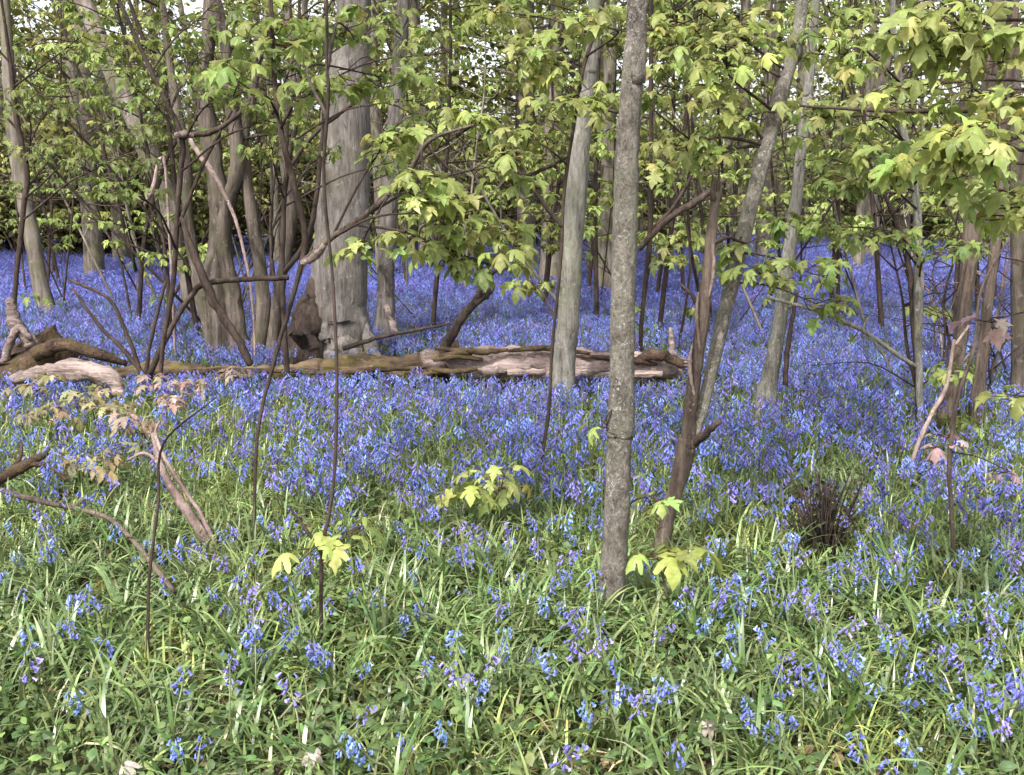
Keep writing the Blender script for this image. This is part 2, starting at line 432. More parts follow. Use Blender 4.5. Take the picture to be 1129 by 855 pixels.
# big beech
T7, p7, d7, c7 = trunk_tree('beech_tree', 'thick smooth grey beech trunk behind the fallen log, widest trunk of the wood', 'tree',
    [(372, 394, 76), (373, 375, 71), (374, 340, 68), (376, 270, 62), (379, 190, 58), (383, 110, 52), (388, 40, 42), (392, -10, 38)], M['bark_beech'], ext=5, sides=30, rough=.045, lobes=.08, crown=(34, 2.6, .15), slim=.95)
stub(T7, [P(352, 300, d7 - .02), P(344, 345, d7 - .1), P(336, 398, d7 - .15)], [.05, .13, .21], M['bark_dark'], 'hollow_shade_buttress', sides=16, per=10)  # solid buttress, its dark bark stands in for the shade of a hollow
stub(T7, [P(398, 350, d7 - .05), P(408, 384, d7 - .15), P(420, 402, d7 - .3)], [.04, .06, .04], M['bark_beech'], 'root', sides=10)
T8, p8, d8, c8 = trunk_tree('beech_tree', 'slim grey trunk close behind the thick beech on its right', 'tree',
    [(424, 372, 30), (425, 330, 23), (427, 260, 22), (434, 160, 21), (441, 60, 18), (445, -5, 16)], M['bark_beech'], ext=4, crown=(16, 1.8, .15))
stub(T8, [P(426, 338, d8 - .1), P(434, 362, d8 - .25), P(448, 398, d8 - .5)], [.03, .035, .03], M['deadwood'], 'root')

# ---------------------------------------------------------------- left coppice and leaning trunks
def multi(name, label, cat, base, stems, mat, group=None, ext=2.0, sides=10, rough=.06):
    d, b = on_ground(*base)
    t = thing(name, label, cat, b, group); paths = []
    for i, s in enumerate(stems):
        path, rad = stem_path(s, d, rng.normal(0, .3), ext)
        path[0][2] = min(path[0][2], b[2] - .02)
        mb = MB(); pp, _ = tube(mb, path, rad, sides, rough, per=7, wob=.05, lobes=.1)
        mb.build('stem' if len(stems) > 1 else 'trunk', mat, t, b); paths.append(pp)
    return t, paths, d
TC, pc, dc = multi('coppiced_tree', 'clump of leaning brown coppice stems left of the thick beech', 'tree', (255, 388), [
    [(250, 388, 34), (240, 320, 27), (244, 240, 24), (232, 160, 20), (226, 90, 17), (232, 10, 14)],
    [(266, 388, 24), (256, 320, 18), (246, 250, 16), (262, 180, 15), (252, 90, 13), (240, 10, 11)],
    [(280, 388, 20), (290, 330, 15), (280, 250, 14), (268, 170, 13), (278, 100, 11), (296, 10, 9)],
    [(296, 390, 17), (308, 320, 12), (322, 240, 12), (312, 160, 11), (322, 80, 10), (318, 10, 8)],
    [(240, 388, 18), (222, 320, 13), (208, 250, 12), (204, 170, 11), (190, 90, 9), (180, 10, 7)]], M['bark_coppice'], rough=.14)
TL, pl, dl = multi('leaning_tree', 'brown tree leaning left across the upper left of the bluebells', 'tree', (215, 345), [
    [(215, 345, 24), (205, 290, 23), (186, 225, 23), (163, 165, 22), (135, 105, 21), (112, 50, 20), (92, 0, 18)]], M['bark_far'], ext=3)
TE, pe, de = multi('leaning_tree', 'grey brown trunk slanting at the far left edge of the wood', 'tree', (52, 345), [
    [(52, 345, 20), (42, 295, 17), (30, 235, 17), (20, 180, 16), (12, 110, 14), (6, 30, 12)]], M['bark_far'], ext=3)

# ---------------------------------------------------------------- thin saplings in front
BK = M['bark_dark']
def sapling(label, pts, mat=BK, ext=1.0, lean=0.0, name='sapling', cat='sapling', extra=(), group=None, sides=7):
    d, b = on_ground(pts[0][0], pts[0][1])
    t = thing(name, label, cat, b, group)
    path, rad = stem_path(pts, d, lean, ext); path[0][2] = b[2] - .05
    mb = MB(); pp, _ = tube(mb, path, rad, sides, .05, per=6, wob=.06)
    mb.build('stem', mat, t, b)
    for e in extra:
        q, r = stem_path(e, d); stub(t, q, r, mat)
    return t, pp, d

S1, s1, e1 = sapling('thin brown sapling whose long branch reaches right in front of the beech',
    [(278, 570, 4), (284, 480, 4), (302, 400, 4.5), (322, 330, 5), (336, 270, 7), (331, 230, 7), (318, 180, 7), (306, 120, 6), (300, 40, 5)], M['bark_dark'], sides=9)
S2, s2, e2 = sapling('grey sapling stem with a low fork and yellow leaves in the near grass',
    [(352, 745, 5.5), (354, 680, 5), (355, 608, 5), (364, 560, 4), (370, 500, 4), (371, 400, 4), (366, 300, 3.5), (357, 200, 4), (362, 100, 4), (360, 30, 3)], M['bark_dark'],
    extra=([(355, 610, 5), (338, 585, 4), (318, 558, 2.5)],))
S3, s3, e3 = sapling('thin black whip standing before the leaning trunks on the left',
    [(172, 430, 5), (180, 380, 5), (191, 310, 6), (195, 240, 6), (199, 190, 6), (200, 150, 6), (172, 90, 5), (140, 20, 4)], extra=([(199, 150, 7), (235, 145, 6), (268, 122, 5), (276, 108, 3)], [(200, 240, 5), (210, 270, 8), (228, 315, 10), (246, 350, 10), (262, 374, 9), (276, 402, 8)], [(197, 250, 4), (225, 180, 4), (262, 110, 3), (290, 60, 2)]))
S4, s4, e4 = sapling('thin dark sapling with crossing twigs just left of the beech trunk',
    [(318, 420, 7), (312, 340, 6), (312, 250, 6), (316, 190, 6), (328, 120, 5), (330, 40, 4)], extra=([(314, 300, 6), (340, 260, 6), (352, 190, 5), (360, 80, 4)], [(316, 190, 5), (345, 150, 4), (395, 110, 4), (420, 90, 3)]))
S5, s5, e5 = sapling('thin dark stem bending up beside the pale trunk above the log end',
    [(588, 508, 5), (600, 490, 4.5), (606, 440, 4), (609, 380, 3.5), (618, 290, 4), (622, 210, 4), (634, 130, 4), (642, 80, 4), (664, 5, 4)],
    extra=([(620, 250, 5), (600, 225, 5), (578, 195, 6), (555, 168, 5), (537, 150, 3)], [(578, 196, 5), (605, 184, 4), (628, 172, 3)]))
S6, s6, e6 = sapling('thin dark pole just right of the main grey trunk',
    [(705, 402, 5), (708, 350, 5), (716, 270, 6), (718, 180, 6), (718, 90, 5), (718, 10, 5)], extra=([(704, 275, 7), (735, 243, 8), (768, 222, 8), (800, 198, 6)], [(722, 250, 4), (745, 225, 4), (770, 180, 3)], [(718, 130, 4), (705, 128, 3), (670, 122, 3)]))
S7, s7, e7 = sapling('pale thin birch like stem on the right with a dark low branch',
    [(1019, 470, 9), (1013, 400, 8), (1013, 320, 11), (1012, 250, 10), (1007, 195, 8), (996, 140, 8), (991, 80, 7), (984, 5, 6)], M['bark_pale'],
    extra=([(1013, 406, 5), (985, 388, 5), (955, 367, 5), (915, 348, 5), (880, 337, 4), (845, 328, 4)], [(958, 369, 4), (970, 385, 3), (984, 410, 2)], [(950, 366, 3), (957, 350, 2)]))
S8, s8, e8 = sapling('thin blackish stem touching the pale stem on the right',
    [(1016, 468, 8), (1012, 420, 7), (1008, 360, 8), (1003, 300, 7), (990, 250, 5), (970, 200, 4), (955, 140, 3)], BK)
T6, p6, d6, c6 = trunk_tree('brown_tree', 'reddish brown trunk at the right behind the pink leaves', 'tree',
    [(1042, 462, 24), (1050, 420, 19), (1060, 370, 17), (1067, 300, 20), (1073, 240, 22), (1080, 170, 19), (1090, 90, 15), (1098, 10, 13)], M['bark_brown'], ext=3, crown=(12, 1.2, .13))
T6b, p6b, d6b, c6b = trunk_tree('brown_tree', 'thin brown trunk right of the reddish one near the right edge', 'tree',
    [(1076, 456, 20), (1082, 400, 15), (1090, 330, 13), (1098, 260, 13), (1106, 180, 12), (1112, 90, 10), (1120, 5, 8)], M['bark_brown'], ext=2)
T6c, p6c, d6c, c6c = trunk_tree('brown_tree', 'dull brown trunk cut by the right edge of the picture', 'tree',
    [(1124, 440, 24), (1124, 360, 20), (1122, 270, 18), (1121, 180, 17), (1118, 90, 15), (1116, 0, 13)], M['bark_coppice'], ext=2)
S9, s9, e9 = sapling('very thin dark stem in the near grass of the lower left', [(163, 758, 4.5), (163, 690, 4), (165, 630, 4), (174, 560, 3.5), (180, 490, 3)], ext=.2)
S10, s10, e10 = sapling('thin grey stem standing in bluebells near the right edge', [(1055, 640, 5), (1050, 580, 5), (1047, 510, 5), (1056, 440, 5), (1075, 380, 4), (1082, 320, 3)], M['bark_brown'], ext=.2)
S11, s11, e11 = sapling('fan of thin dark twigs rising from behind the mossy log on the left',
    [(165, 425, 6), (150, 395, 5), (140, 370, 5), (120, 330, 4), (75, 308, 3)], ext=None,
    extra=([(160, 415, 6), (135, 385, 5), (110, 360, 4), (80, 318, 3)], [(160, 415, 5), (170, 360, 4), (183, 310, 3)], [(162, 418, 7), (190, 360, 6), (212, 325, 6), (228, 312, 7), (275, 308, 6), (318, 306, 6)]))
S12, s12, e12 = sapling('thin dark stem at the left edge before the slanting trunk', [(12, 400, 6), (16, 330, 5), (26, 230, 6), (30, 190, 6), (18, 130, 6), (10, 60, 4)], ext=.6)
S13, s13, e13 = sapling('two thin whips crossing the upper left corner against the sky', [(150, 360, 6), (160, 260, 5), (182, 180, 5), (200, 130, 5), (165, 60, 5), (140, -5, 4)], ext=.6,
    extra=([(196, 125, 4), (150, 60, 4), (120, -5, 3)], [(150, 300, 4), (110, 150, 4), (80, 60, 3), (55, -5, 3)]))
wl = ['thin bare whip standing behind the log on the left', 'thin bare whip standing behind the log near the beech', 'thin bare whip standing among the right bluebells']
for i in range(50):
    px = rng.uniform(0, 340) if i < 24 else rng.uniform(340, 1120); d = rng.uniform(9.5, 17); x = P(px, 215, d)[0]; b = np.array([x, d, float(terrain(x, d))])
    t = thing('whip', wl[zone(px)], 'sapling', b, 'thin bare whips among the bluebells'); h = rng.uniform(2.2, 5.5); v = np.array([rng.normal(0, .35), rng.normal(0, .3), 1]) * h
    mb = MB(); r = rng.uniform(.008, .022)
    pp, _ = tube(mb, [b + np.array([0, 0, -.05]), b + v * .35 + rng.normal(0, .08, 3), b + v * .7 + rng.normal(0, .12, 3), b + v], [r, r * .8, r * .55, r * .2], 5, .05, per=5, wob=.1)
    for k in range(int(rng.integers(6, 14))):
        a = pp[int(rng.integers(3, len(pp) - 1))]; q = a + np.array([rng.normal(0, .5), rng.normal(0, .4), rng.uniform(.1, .7)])
        tube(mb, [a, (a + q) / 2 + rng.normal(0, .06, 3), q], [r * .45, r * .3, r * .12], 4, 0, per=4, wob=.2)
    mb.build('stem', M['bark_dark'] if i % 3 else M['bark_far'], t, b)
stub(S3, [P(194, 149, e3 - .03), P(204, 148, e3 - .05), P(213, 150, e3 - .03)], [.018, .024, .014], M['deadwood'], 'broken_tip')
stub(S1, [P(333, 291, e1 - .03), P(346, 284, e1 - .05), P(358, 270, e1 - .08)], [.012, .017, .012], M['deadwood'], 'lit_patch')  # pale wood colour paints the lit bit of the branch
for i in range(11):
    px = rng.uniform(1030, 1140); d = rng.uniform(6.4, 9); x = P(px, 215, d)[0]; b = np.array([x, d, float(terrain(x, d))])
    t = thing('whip', 'dark brushy whip in the tangle near the right edge', 'sapling', b, 'dark whips by the right edge'); h = rng.uniform(1.2, 2.6); v = np.array([rng.normal(0, .3), rng.normal(0, .3), 1]) * h
    mb = MB(); r = rng.uniform(.007, .014)
    pp, _ = tube(mb, [b + np.array([0, 0, -.05]), b + v * .35 + rng.normal(0, .06, 3), b + v * .7 + rng.normal(0, .09, 3), b + v], [r, r * .8, r * .55, r * .2], 5, .05, per=5, wob=.1)
    for k in range(12):
        a = pp[int(rng.integers(3, len(pp) - 1))]; q = a + np.array([rng.normal(0, .3), rng.normal(0, .3), rng.uniform(.05, .4)])
        tube(mb, [a, (a + q) / 2 + rng.normal(0, .04, 3), q], [r * .45, r * .3, r * .12], 4, 0, per=4, wob=.2)
    mb.build('stem', M['bark_dark'] if i % 4 else M['deadstick'], t, b)
# pale peeled bits in the left tangle
for lab, q, dd in (('pale peeled stick leaning in the tangle left of the coppice stems', [(160, 226, 4), (168, 208, 5), (182, 184, 3)], dc - .6),
                   ('pale broken stick slanting through the coppice stems', [(208, 152, 5), (232, 188, 6), (246, 212, 5), (262, 250, 4), (278, 330, 3)], dc - .5),):
    path, rad = stem_path(q, dd); b = np.array([path[-1][0], path[-1][1], float(terrain(path[-1][0], path[-1][1]))])
    path = np.vstack([path, b]); rad = np.append(rad, rad[-1])
    mb = MB(); tube(mb, path, rad, 6, .08, per=5, wob=.15)
    o = mb.build('dead_stick', M['deadstick'], None, b, b); tag(o, lab, 'stick')

# ---------------------------------------------------------------- leafy boughs (owner, start point, centre px, depth, radii px, n sprays)
def bpx(owner, start, px, py, d, wpx, hpx, n, size, base, r0=.008, hi=True, dep=None, **k):
    rx = wpx * d / F; rz = hpx * d / F
    return bough(owner, start, P(px, py, d), (rx, dep or rx * .8, rz), n, size, base, r0, hi, **k)
def near(path, z):
    return path[int(np.argmin(np.abs(path[:, 2] - z)))]
def at_py(path, py):
    return path[int(np.argmin(np.abs(proj(path)[1] - py)))]
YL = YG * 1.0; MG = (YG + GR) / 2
# centre spray carried by the long branch of S1
br0 = P(338, 288, e1)
path = [P(334, 290, e1), P(366, 262, e1 - .1), P(410, 232, e1 - .2), P(450, 190, e1 - .3), P(474, 155, e1 - .35), P(522, 138, e1 - .4)]
mb = MB(); lb, _ = tube(mb, path, [.014, .013, .012, .010, .008, .005], 7, .06, wob=.08); mb.build('branch', M['bark_brown'], S1, np.array(S1.location))
for a in ((520, 140, 40, 22, 6), (455, 215, 40, 22, 6), (505, 235, 55, 25, 8), (548, 262, 50, 16, 7), (520, 285, 70, 14, 7), (470, 265, 45, 12, 5), (395, 270, 30, 10, 3), (560, 180, 35, 30, 4), (430, 150, 40, 25, 5)):
    bpx(S1, lb[int(rng.integers(6, 26))], a[0], a[1], e1 - .4 + rng.normal(0, .2), a[2], a[3], a[4] + 1, .092, YL, .006)
for a in ((300, 40, 60, 30, 7), (350, 100, 45, 18, 5), (270, 95, 50, 16, 5), (320, 75, 60, 20, 6)):
    bpx(S1, at_py(s1, a[1] + 40), a[0], a[1], e1 + rng.normal(0, .3), a[2], a[3], a[4], .10, MG, .006)
for a in ((390, 40, 50, 30, 6), (330, 20, 60, 20, 6), (420, 85, 45, 20, 5)):
    bpx(S2, at_py(s2, a[1] + 40), a[0], a[1], e2 + 1.2 + rng.normal(0, .3), a[2], a[3], a[4], .10, MG, .006)
# upper left: smaller, farther foliage in shelves
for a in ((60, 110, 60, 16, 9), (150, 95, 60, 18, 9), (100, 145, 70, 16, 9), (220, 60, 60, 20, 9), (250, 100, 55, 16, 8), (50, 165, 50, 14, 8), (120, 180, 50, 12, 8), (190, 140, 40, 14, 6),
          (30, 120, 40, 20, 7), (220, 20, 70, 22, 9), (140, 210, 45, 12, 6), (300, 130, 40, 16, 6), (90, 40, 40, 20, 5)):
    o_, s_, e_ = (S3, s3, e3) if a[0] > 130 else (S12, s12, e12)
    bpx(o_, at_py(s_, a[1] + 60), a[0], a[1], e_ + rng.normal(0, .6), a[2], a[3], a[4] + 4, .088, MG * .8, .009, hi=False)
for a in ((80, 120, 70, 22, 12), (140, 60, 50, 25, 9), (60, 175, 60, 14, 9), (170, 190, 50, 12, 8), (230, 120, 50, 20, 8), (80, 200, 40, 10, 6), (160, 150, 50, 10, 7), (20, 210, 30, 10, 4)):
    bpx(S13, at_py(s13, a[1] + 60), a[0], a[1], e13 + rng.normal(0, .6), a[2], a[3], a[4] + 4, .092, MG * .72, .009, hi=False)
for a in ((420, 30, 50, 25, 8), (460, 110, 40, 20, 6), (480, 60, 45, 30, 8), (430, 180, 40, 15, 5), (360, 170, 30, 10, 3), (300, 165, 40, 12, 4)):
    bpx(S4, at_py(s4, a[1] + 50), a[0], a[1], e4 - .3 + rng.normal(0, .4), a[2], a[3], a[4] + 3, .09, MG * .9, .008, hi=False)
# top middle
for a in ((600, 60, 40, 28, 8), (565, 15, 40, 12, 5), (640, 100, 45, 25, 8), (600, 130, 35, 18, 5), (650, 30, 45, 20, 6), (590, 315, 18, 10, 3), (575, 150, 30, 14, 4)):
    bpx(S5, at_py(s5, a[1] + 30), a[0], a[1], e5 + rng.normal(0, .4), a[2], a[3], a[4] + 1, .10, YL, .006)
# right of the main trunk
for a in ((750, 100, 50, 30, 9), (800, 70, 55, 30, 9), (760, 160, 50, 18, 7), (740, 40, 45, 30, 8), (820, 130, 40, 20, 6), (790, 25, 60, 18, 8), (735, 185, 35, 12, 3)):
    bpx(T3, at_py(cpb, min(a[1] + 50, 160)), a[0], a[1], d3 + .3 + rng.normal(0, .3), a[2], a[3], a[4] + 2, .085, YL, .007)
for a in ((835, 300, 45, 12, 5), (890, 300, 50, 14, 5), (900, 335, 40, 10, 3), (810, 275, 25, 10, 3)):
    bpx(T3, at_py(cpb, a[1] - 20), a[0], a[1], d3 + .3 + rng.normal(0, .2), a[2], a[3], a[4], .09, MG, .005)
for a in ((930, 60, 50, 30, 9), (960, 130, 45, 20, 7), (900, 130, 45, 25, 7), (930, 180, 50, 18, 7), (965, 175, 40, 20, 6), (970, 260, 40, 16, 5), (900, 250, 40, 14, 5), (1040, 275, 40, 14, 4), (940, 200, 40, 16, 5), (930, 20, 60, 15, 7)):
    bpx(S7, at_py(s7, a[1] + 30), a[0], a[1], e7 - 1.0 + rng.normal(0, .5), a[2], a[3], a[4] + 1, .10, MG if a[1] > 150 else YL, .007)
# off-frame sapling on the right whose big leaves overhang
dR = 3.1
bR = np.array([1.85, dR, float(terrain(1.85, dR))])
SR = thing('sapling', 'sapling just outside the right edge, its big pale leaves overhanging the upper right', 'sapling', bR)
mb = MB(); sr, _ = tube(mb, [bR + np.array([0, 0, -.05]), bR + np.array([-.06, .02, .7]), bR + np.array([-.1, 0, 1.4]), bR + np.array([-.2, 0, 2.1]), bR + np.array([-.2, .1, 3])], [.022, .019, .016, .012, .006], 8, .05, wob=.05)
mb.build('stem', M['bark_brown'], SR, bR)
for a in ((1055, 55, 45, 26, 6, 0), (1100, 40, 50, 30, 6, 0), (1035, 165, 45, 24, 4, 0), (1095, 160, 40, 22, 5, 0), (1105, 230, 35, 18, 3, .1), (1060, 210, 25, 16, 2, .1), (1000, 95, 40, 25, 3, .4), (1020, 25, 50, 18, 4, .2), (985, 185, 35, 14, 3, .4), (1100, 100, 50, 20, 4, .2)):
    bpx(SR, at_py(sr, a[1] + 20), a[0], a[1], 2.95 + a[5] + rng.normal(0, .12), a[2], a[3] * 1.1, a[4] + 2, .095, YL * 1.1, .006, nl=(4, 7))
bpx(SR, at_py(sr, 440), 1112, 440, 3.05, 22, 10, 2, .085, YL, .004)
bpx(SR, at_py(sr, 350), 1098, 352, 3.05, 14, 8, 1, .095, PINK, .004, nl=(4, 5), label='pink young leaves')
mb = MB(); tube(mb, [P(1160, 112, 3.4), P(1080, 121, 3.5), P(1010, 123, 3.6), P(950, 121, 3.7), P(882, 117, 3.8)], [.012, .010, .008, .006, .004], 6, .06, wob=.1)
tube(mb, [at_py(sr, 150), P(1160, 112, 3.4)], [.013, .012], 6, .06)
mb.build('branch', BK, SR, bR)
bpx(S10, at_py(s10, 480), 1042, 488, e10, 14, 7, 2, .085, PINK, .003, nl=(3, 5), label='pink young leaves')
bpx(S10, at_py(s10, 500), 1112, 520, e10, 10, 7, 1, .08, PINK, .003, nl=(3, 5), label='pink young leaves')
bpx(T6, at_py(c6, 280), 1050, 400, d6 - .4, 30, 14, 3, .12, MG, .006)
# small shoots on the main trunk and whip leaves
bpx(T1, P(678, 475, d1), 660, 471, d1 - .03, 8, 6, 1, .075, YL, .004, nl=(3, 4))
bpx(T1, P(690, 560, d1), 716, 548, d1 + .1, 18, 8, 2, .075, YL, .004, nl=(3, 5))
bpx(S6, at_py(s6, 290), 735, 280, e6, 28, 10, 3, .12, YL, .005)
bpx(S6, at_py(s6, 360), 690, 345, e6, 20, 10, 2, .12, MG, .005)
bpx(S2, P(356, 612, e2), 376, 590, e2 - .04, 14, 10, 2, .11, YG * 1.15, .003, nl=(4, 5))
bpx(S2, P(350, 605, e2), 346, 606, e2 - .08, 12, 6, 1, .11, YG * 1.15, .003, nl=(3, 4))
bpx(TL, at_py(pl[0], 180), 215, 160, dl, 60, 20, 8, .14, MG * .85, .012, hi=False)
bpx(TC, at_py(pc[0], 90), 280, 40, dc, 90, 30, 14, .15, MG * .85, .014, hi=False)
bpx(TC, at_py(pc[1], 150), 330, 150, dc, 60, 22, 8, .14, MG * .85, .012, hi=False)

# ---------------------------------------------------------------- seedlings standing among the bluebells
def seedling(px, py, d, wpx, n, size, base, label, hi=True, hpx=6, nl=(4, 6), droop=(.15, 1.1)):
    top = P(px, py, d); z0 = float(terrain(top[0] + .03, d))
    b = np.array([top[0] + .03, d, z0])
    t = thing('sycamore_seedling', label, 'seedling', b, 'sycamore seedlings among the bluebells')
    mb = MB(); pp, _ = tube(mb, [b + np.array([0, 0, -.03]), (b + top) / 2 + rng.normal(0, .015, 3), top - np.array([0, 0, .02])], [.006, .005, .003], 6, 0, per=5)
    st = mb.build('stem', M['bark_brown'], t, b)
    ml = MB(); mw = MB(); rx = wpx * d / F
    for i in range(n):
        q = top + np.array([rng.uniform(-rx, rx), rng.uniform(-rx, rx) * .7, rng.normal(0, hpx * d / F)])
        if i == 0: q = top
        tube(mw, [pp[-3], q], [.003, .002], 4, 0, per=3)
        spray(ml, mw, q, np.array([0, 0, .3]), int(rng.integers(*nl)), size, base, hi, droop)
    mw.build('twig', M['bark_brown'], t, b); ml.build('leaves', M['leaf'], t, b)
seedling(727, 618, 3.62, 10, 2, .17, YG * 1.05, 'seedling with large pale lobed leaves at the foot of the main trunk', nl=(4, 5), droop=(.2, .6))
seedling(548, 535, 4.55, 32, 8, .125, YG * 1.2, 'pale yellow leaved seedling left of the main trunk', hpx=16, nl=(3, 5))
seedling(93, 712, 3.35, 5, 1, .085, YG * 1.2, 'small seedling with one drooping lobed leaf at the lower left', nl=(2, 3))
seedling(540, 655, 3.9, 12, 1, .06, YG * 1.3, 'tiny yellow seedling in the grass left of the main trunk foot', nl=(3, 4))
seedling(120, 640, 3.9, 14, 1, .07, np.array([.30, .24, .04]), 'yellowing seedling in the grass below the dead sticks')
for i, (px, py, d, w, n) in enumerate(((150, 292, 12.5, 26, 4), (66, 272, 13, 22, 4), (216, 272, 13, 16, 3), (180, 330, 11, 20, 3), (250, 375, 9.9, 22, 3), (320, 380, 9.8, 16, 3), (600, 316, 12, 16, 3), (650, 285, 14, 16, 3),
        (700, 365, 10, 16, 3), (656, 392, 9.5, 14, 2), (770, 300, 12, 20, 3), (920, 315, 11, 24, 4), (760, 345, 10.5, 18, 3), (870, 330, 10.5, 24, 4), (1030, 345, 9, 24, 4), (400, 300, 12.6, 16, 2), (520, 345, 11.6, 14, 2), (40, 330, 11, 20, 3), (1085, 480, 6.2, 18, 2), (1060, 465, 6.4, 16, 2), (820, 395, 9, 18, 3))):
    seedling(px, py, d, w, n, .125 if i != 18 else .1, MG * rng.uniform(.9, 1.2), ['small leafy seedling beyond the fallen log on the left of the wood', 'small leafy seedling among the middle bluebells', 'small leafy seedling among the bluebells on the right'][0 if px < 330 else (1 if px < 720 else 2)], hi=False, hpx=4)
# bronze seedlings at left, over and before the log
for px, py, d, w, n in ((185, 428, 7.0, 22, 4), (156, 472, 5.7, 24, 5), (100, 440, 6.3, 26, 5), (40, 428, 6.8, 28, 5), (265, 412, 7.6, 18, 4), (118, 515, 5.0, 20, 3), (60, 455, 6.1, 26, 4), (130, 452, 6.0, 20, 4), (215, 425, 7.0, 16, 3), (80, 505, 5.2, 20, 3), (190, 445, 6.4, 16, 3)):
    seedling(px, py, d, w, n, .105, np.array([.34, .25, .195]) if px > 140 else BRONZE, 'bronze pink seedling before the log at the left' if px > 140 else 'brownish yellow seedling near the left edge before the log', hi=False, hpx=6, nl=(5, 7), droop=(.1, .8))

# ---------------------------------------------------------------- fallen log and dead wood
dL = gd(560, 412, .17)
lg = thing('fallen_log', 'long fallen log lying across the bluebells, mossy left and bare pinkish right', 'log', P(470, 412, dL))
lo = np.array(lg.location)
mb = MB(); tube(mb, [P(120, 413, dL + .25), P(180, 408, dL + .25), P(240, 413, dL + .25), P(320, 412, dL + .2), P(400, 405, dL + .15), P(455, 406, dL + .1), P(500, 398, dL + .1)], np.array([.035, .07, .055, .07, .1, .09, .125]), 22, .2, per=11, wob=.05)
mb.build('mossy_trunk', M['mossy_log'], lg, lo)
mb = MB(); tube(mb, [P(470, 400, dL + .08), P(540, 401, dL + .04), P(620, 403, dL), P(700, 405, dL), P(752, 408, dL)], np.array([.085, .12, .12, .105, .07]), 26, .17, per=16, wob=.04)
mb.build('bare_trunk', M['deadwood'], lg, lo)
mb = MB()
for a in range(9):
    q = P(730 + a * 3, 398 + rng.normal(0, 6), dL - rng.uniform(0, .1)); tube(mb, [q, q + np.array([rng.uniform(.06, .2), rng.normal(0, .05), rng.normal(-.02, .05)])], [.02, .004], 4, .2, per=3)
mb.build('splintered_end', M['deadwood'], lg, lo)
stub(lg, [P(488, 390, dL), P(500, 366, dL - .05), P(516, 342, dL - .1), P(535, 326, dL - .1), P(543, 316, dL - .05), P(538, 305, dL)], [.05, .036, .032, .028, .022, .012], BK, 'branch_stub', sides=9)
stub(lg, [P(520, 338, dL - .1), P(532, 318, dL - .15), P(545, 300, dL - .2), P(560, 296, dL - .25)], [.025, .018, .013, .006], BK, 'branch_stub')
stub(lg, [P(379, 385, dL + .05), P(420, 372, dL), P(470, 362, dL), P(505, 356, dL)], [.02, .016, .012, .006], BK, 'branch_stub')
stub(lg, [P(740, 394, dL - .02), P(741, 378, dL - .03), P(739, 362, dL - .03)], [.026, .022, .012], M['deadwood'], 'branch_stub')
stub(lg, [P(700, 398, dL - .1), P(725, 392, dL - .14), P(752, 402, dL - .16)], [.03, .045, .03], M['rotten'], 'branch_stub')
for a in (((478, 398), (502, 393), (532, 397)), ((476, 408), (500, 410), (526, 407)), ((484, 392), (508, 389), (520, 391)), ((560, 388), (600, 384), (650, 390)), ((480, 384), (530, 388), (560, 386)), ((170, 412), (240, 409), (330, 410)), ((330, 413), (400, 409), (470, 405)), ((640, 393), (700, 398), (724, 402))):
    stub(lg, [P(*a[0], dL - .1), P(*a[1], dL - .13), P(*a[2], dL - .1)], [.012, .024, .012], M['rotten'], 'bark_flap')
bx = MB()
for a in ((560, 411), (600, 414), (650, 415), (690, 414)):
    tube(bx, [P(a[0], a[1], dL - .1), P(a[0] + 40, a[1] + rng.normal(0, 2), dL - .12)], [.03, .028], 7, .15, per=6, wob=.1)
bx.build('split_wood', M['deadwood'], lg, lo)
# pale log piece and rotten heap at left
d5 = gd(80, 432, .17); q5 = P(75, 426, d5); q5[2] = float(terrain(q5[0], q5[1]))
mb = MB(); tube(mb, [P(14, 420, d5 + .1), P(45, 413, d5), P(90, 410, d5), P(124, 420, d5 - .1), P(134, 436, d5 - .15)], [.04, .062, .07, .06, .035], 16, .2, per=8, wob=.04)
tag(mb.build('broken_log', M['deadwood'], None, q5, q5), 'short pale curved log lying before the mossy log at the left edge', 'log')
d6_ = gd(20, 415, .17) + .2; q6 = P(30, 405, d6_); q6[2] = float(terrain(q6[0], q6[1]))
hp = thing('rotten_stump', 'crumbling dark brown stump with pale broken snags at the left edge', 'stump', q6)
mb = MB(); tube(mb, [q6 + np.array([-.05, 0, -.08]), q6 + np.array([0, 0, .12]), q6 + np.array([.02, 0, .25]), q6 + np.array([-.03, 0, .33])], [.5, .42, .3, .14], 20, .25, per=6, lobes=.2)
mb.build('stump_body', M['rotten'], hp, q6)
stub(hp, [P(36, 392, d6_ - .3), P(70, 380, d6_ - .3), P(110, 392, d6_ - .3), P(140, 402, d6_ - .2)], [.06, .05, .04, .02], M['rotten'], 'snag')
stub(hp, [P(36, 382, d6_ - .25), P(24, 366, d6_ - .25), P(16, 352, d6_ - .25), P(12, 330, d6_ - .25)], [.055, .045, .05, .03], M['deadwood'], 'snag')
stub(hp, [P(4, 400, d6_ - .3), P(18, 362, d6_ - .3), P(34, 374, d6_ - .3)], [.03, .03, .02], M['deadwood'], 'snag')

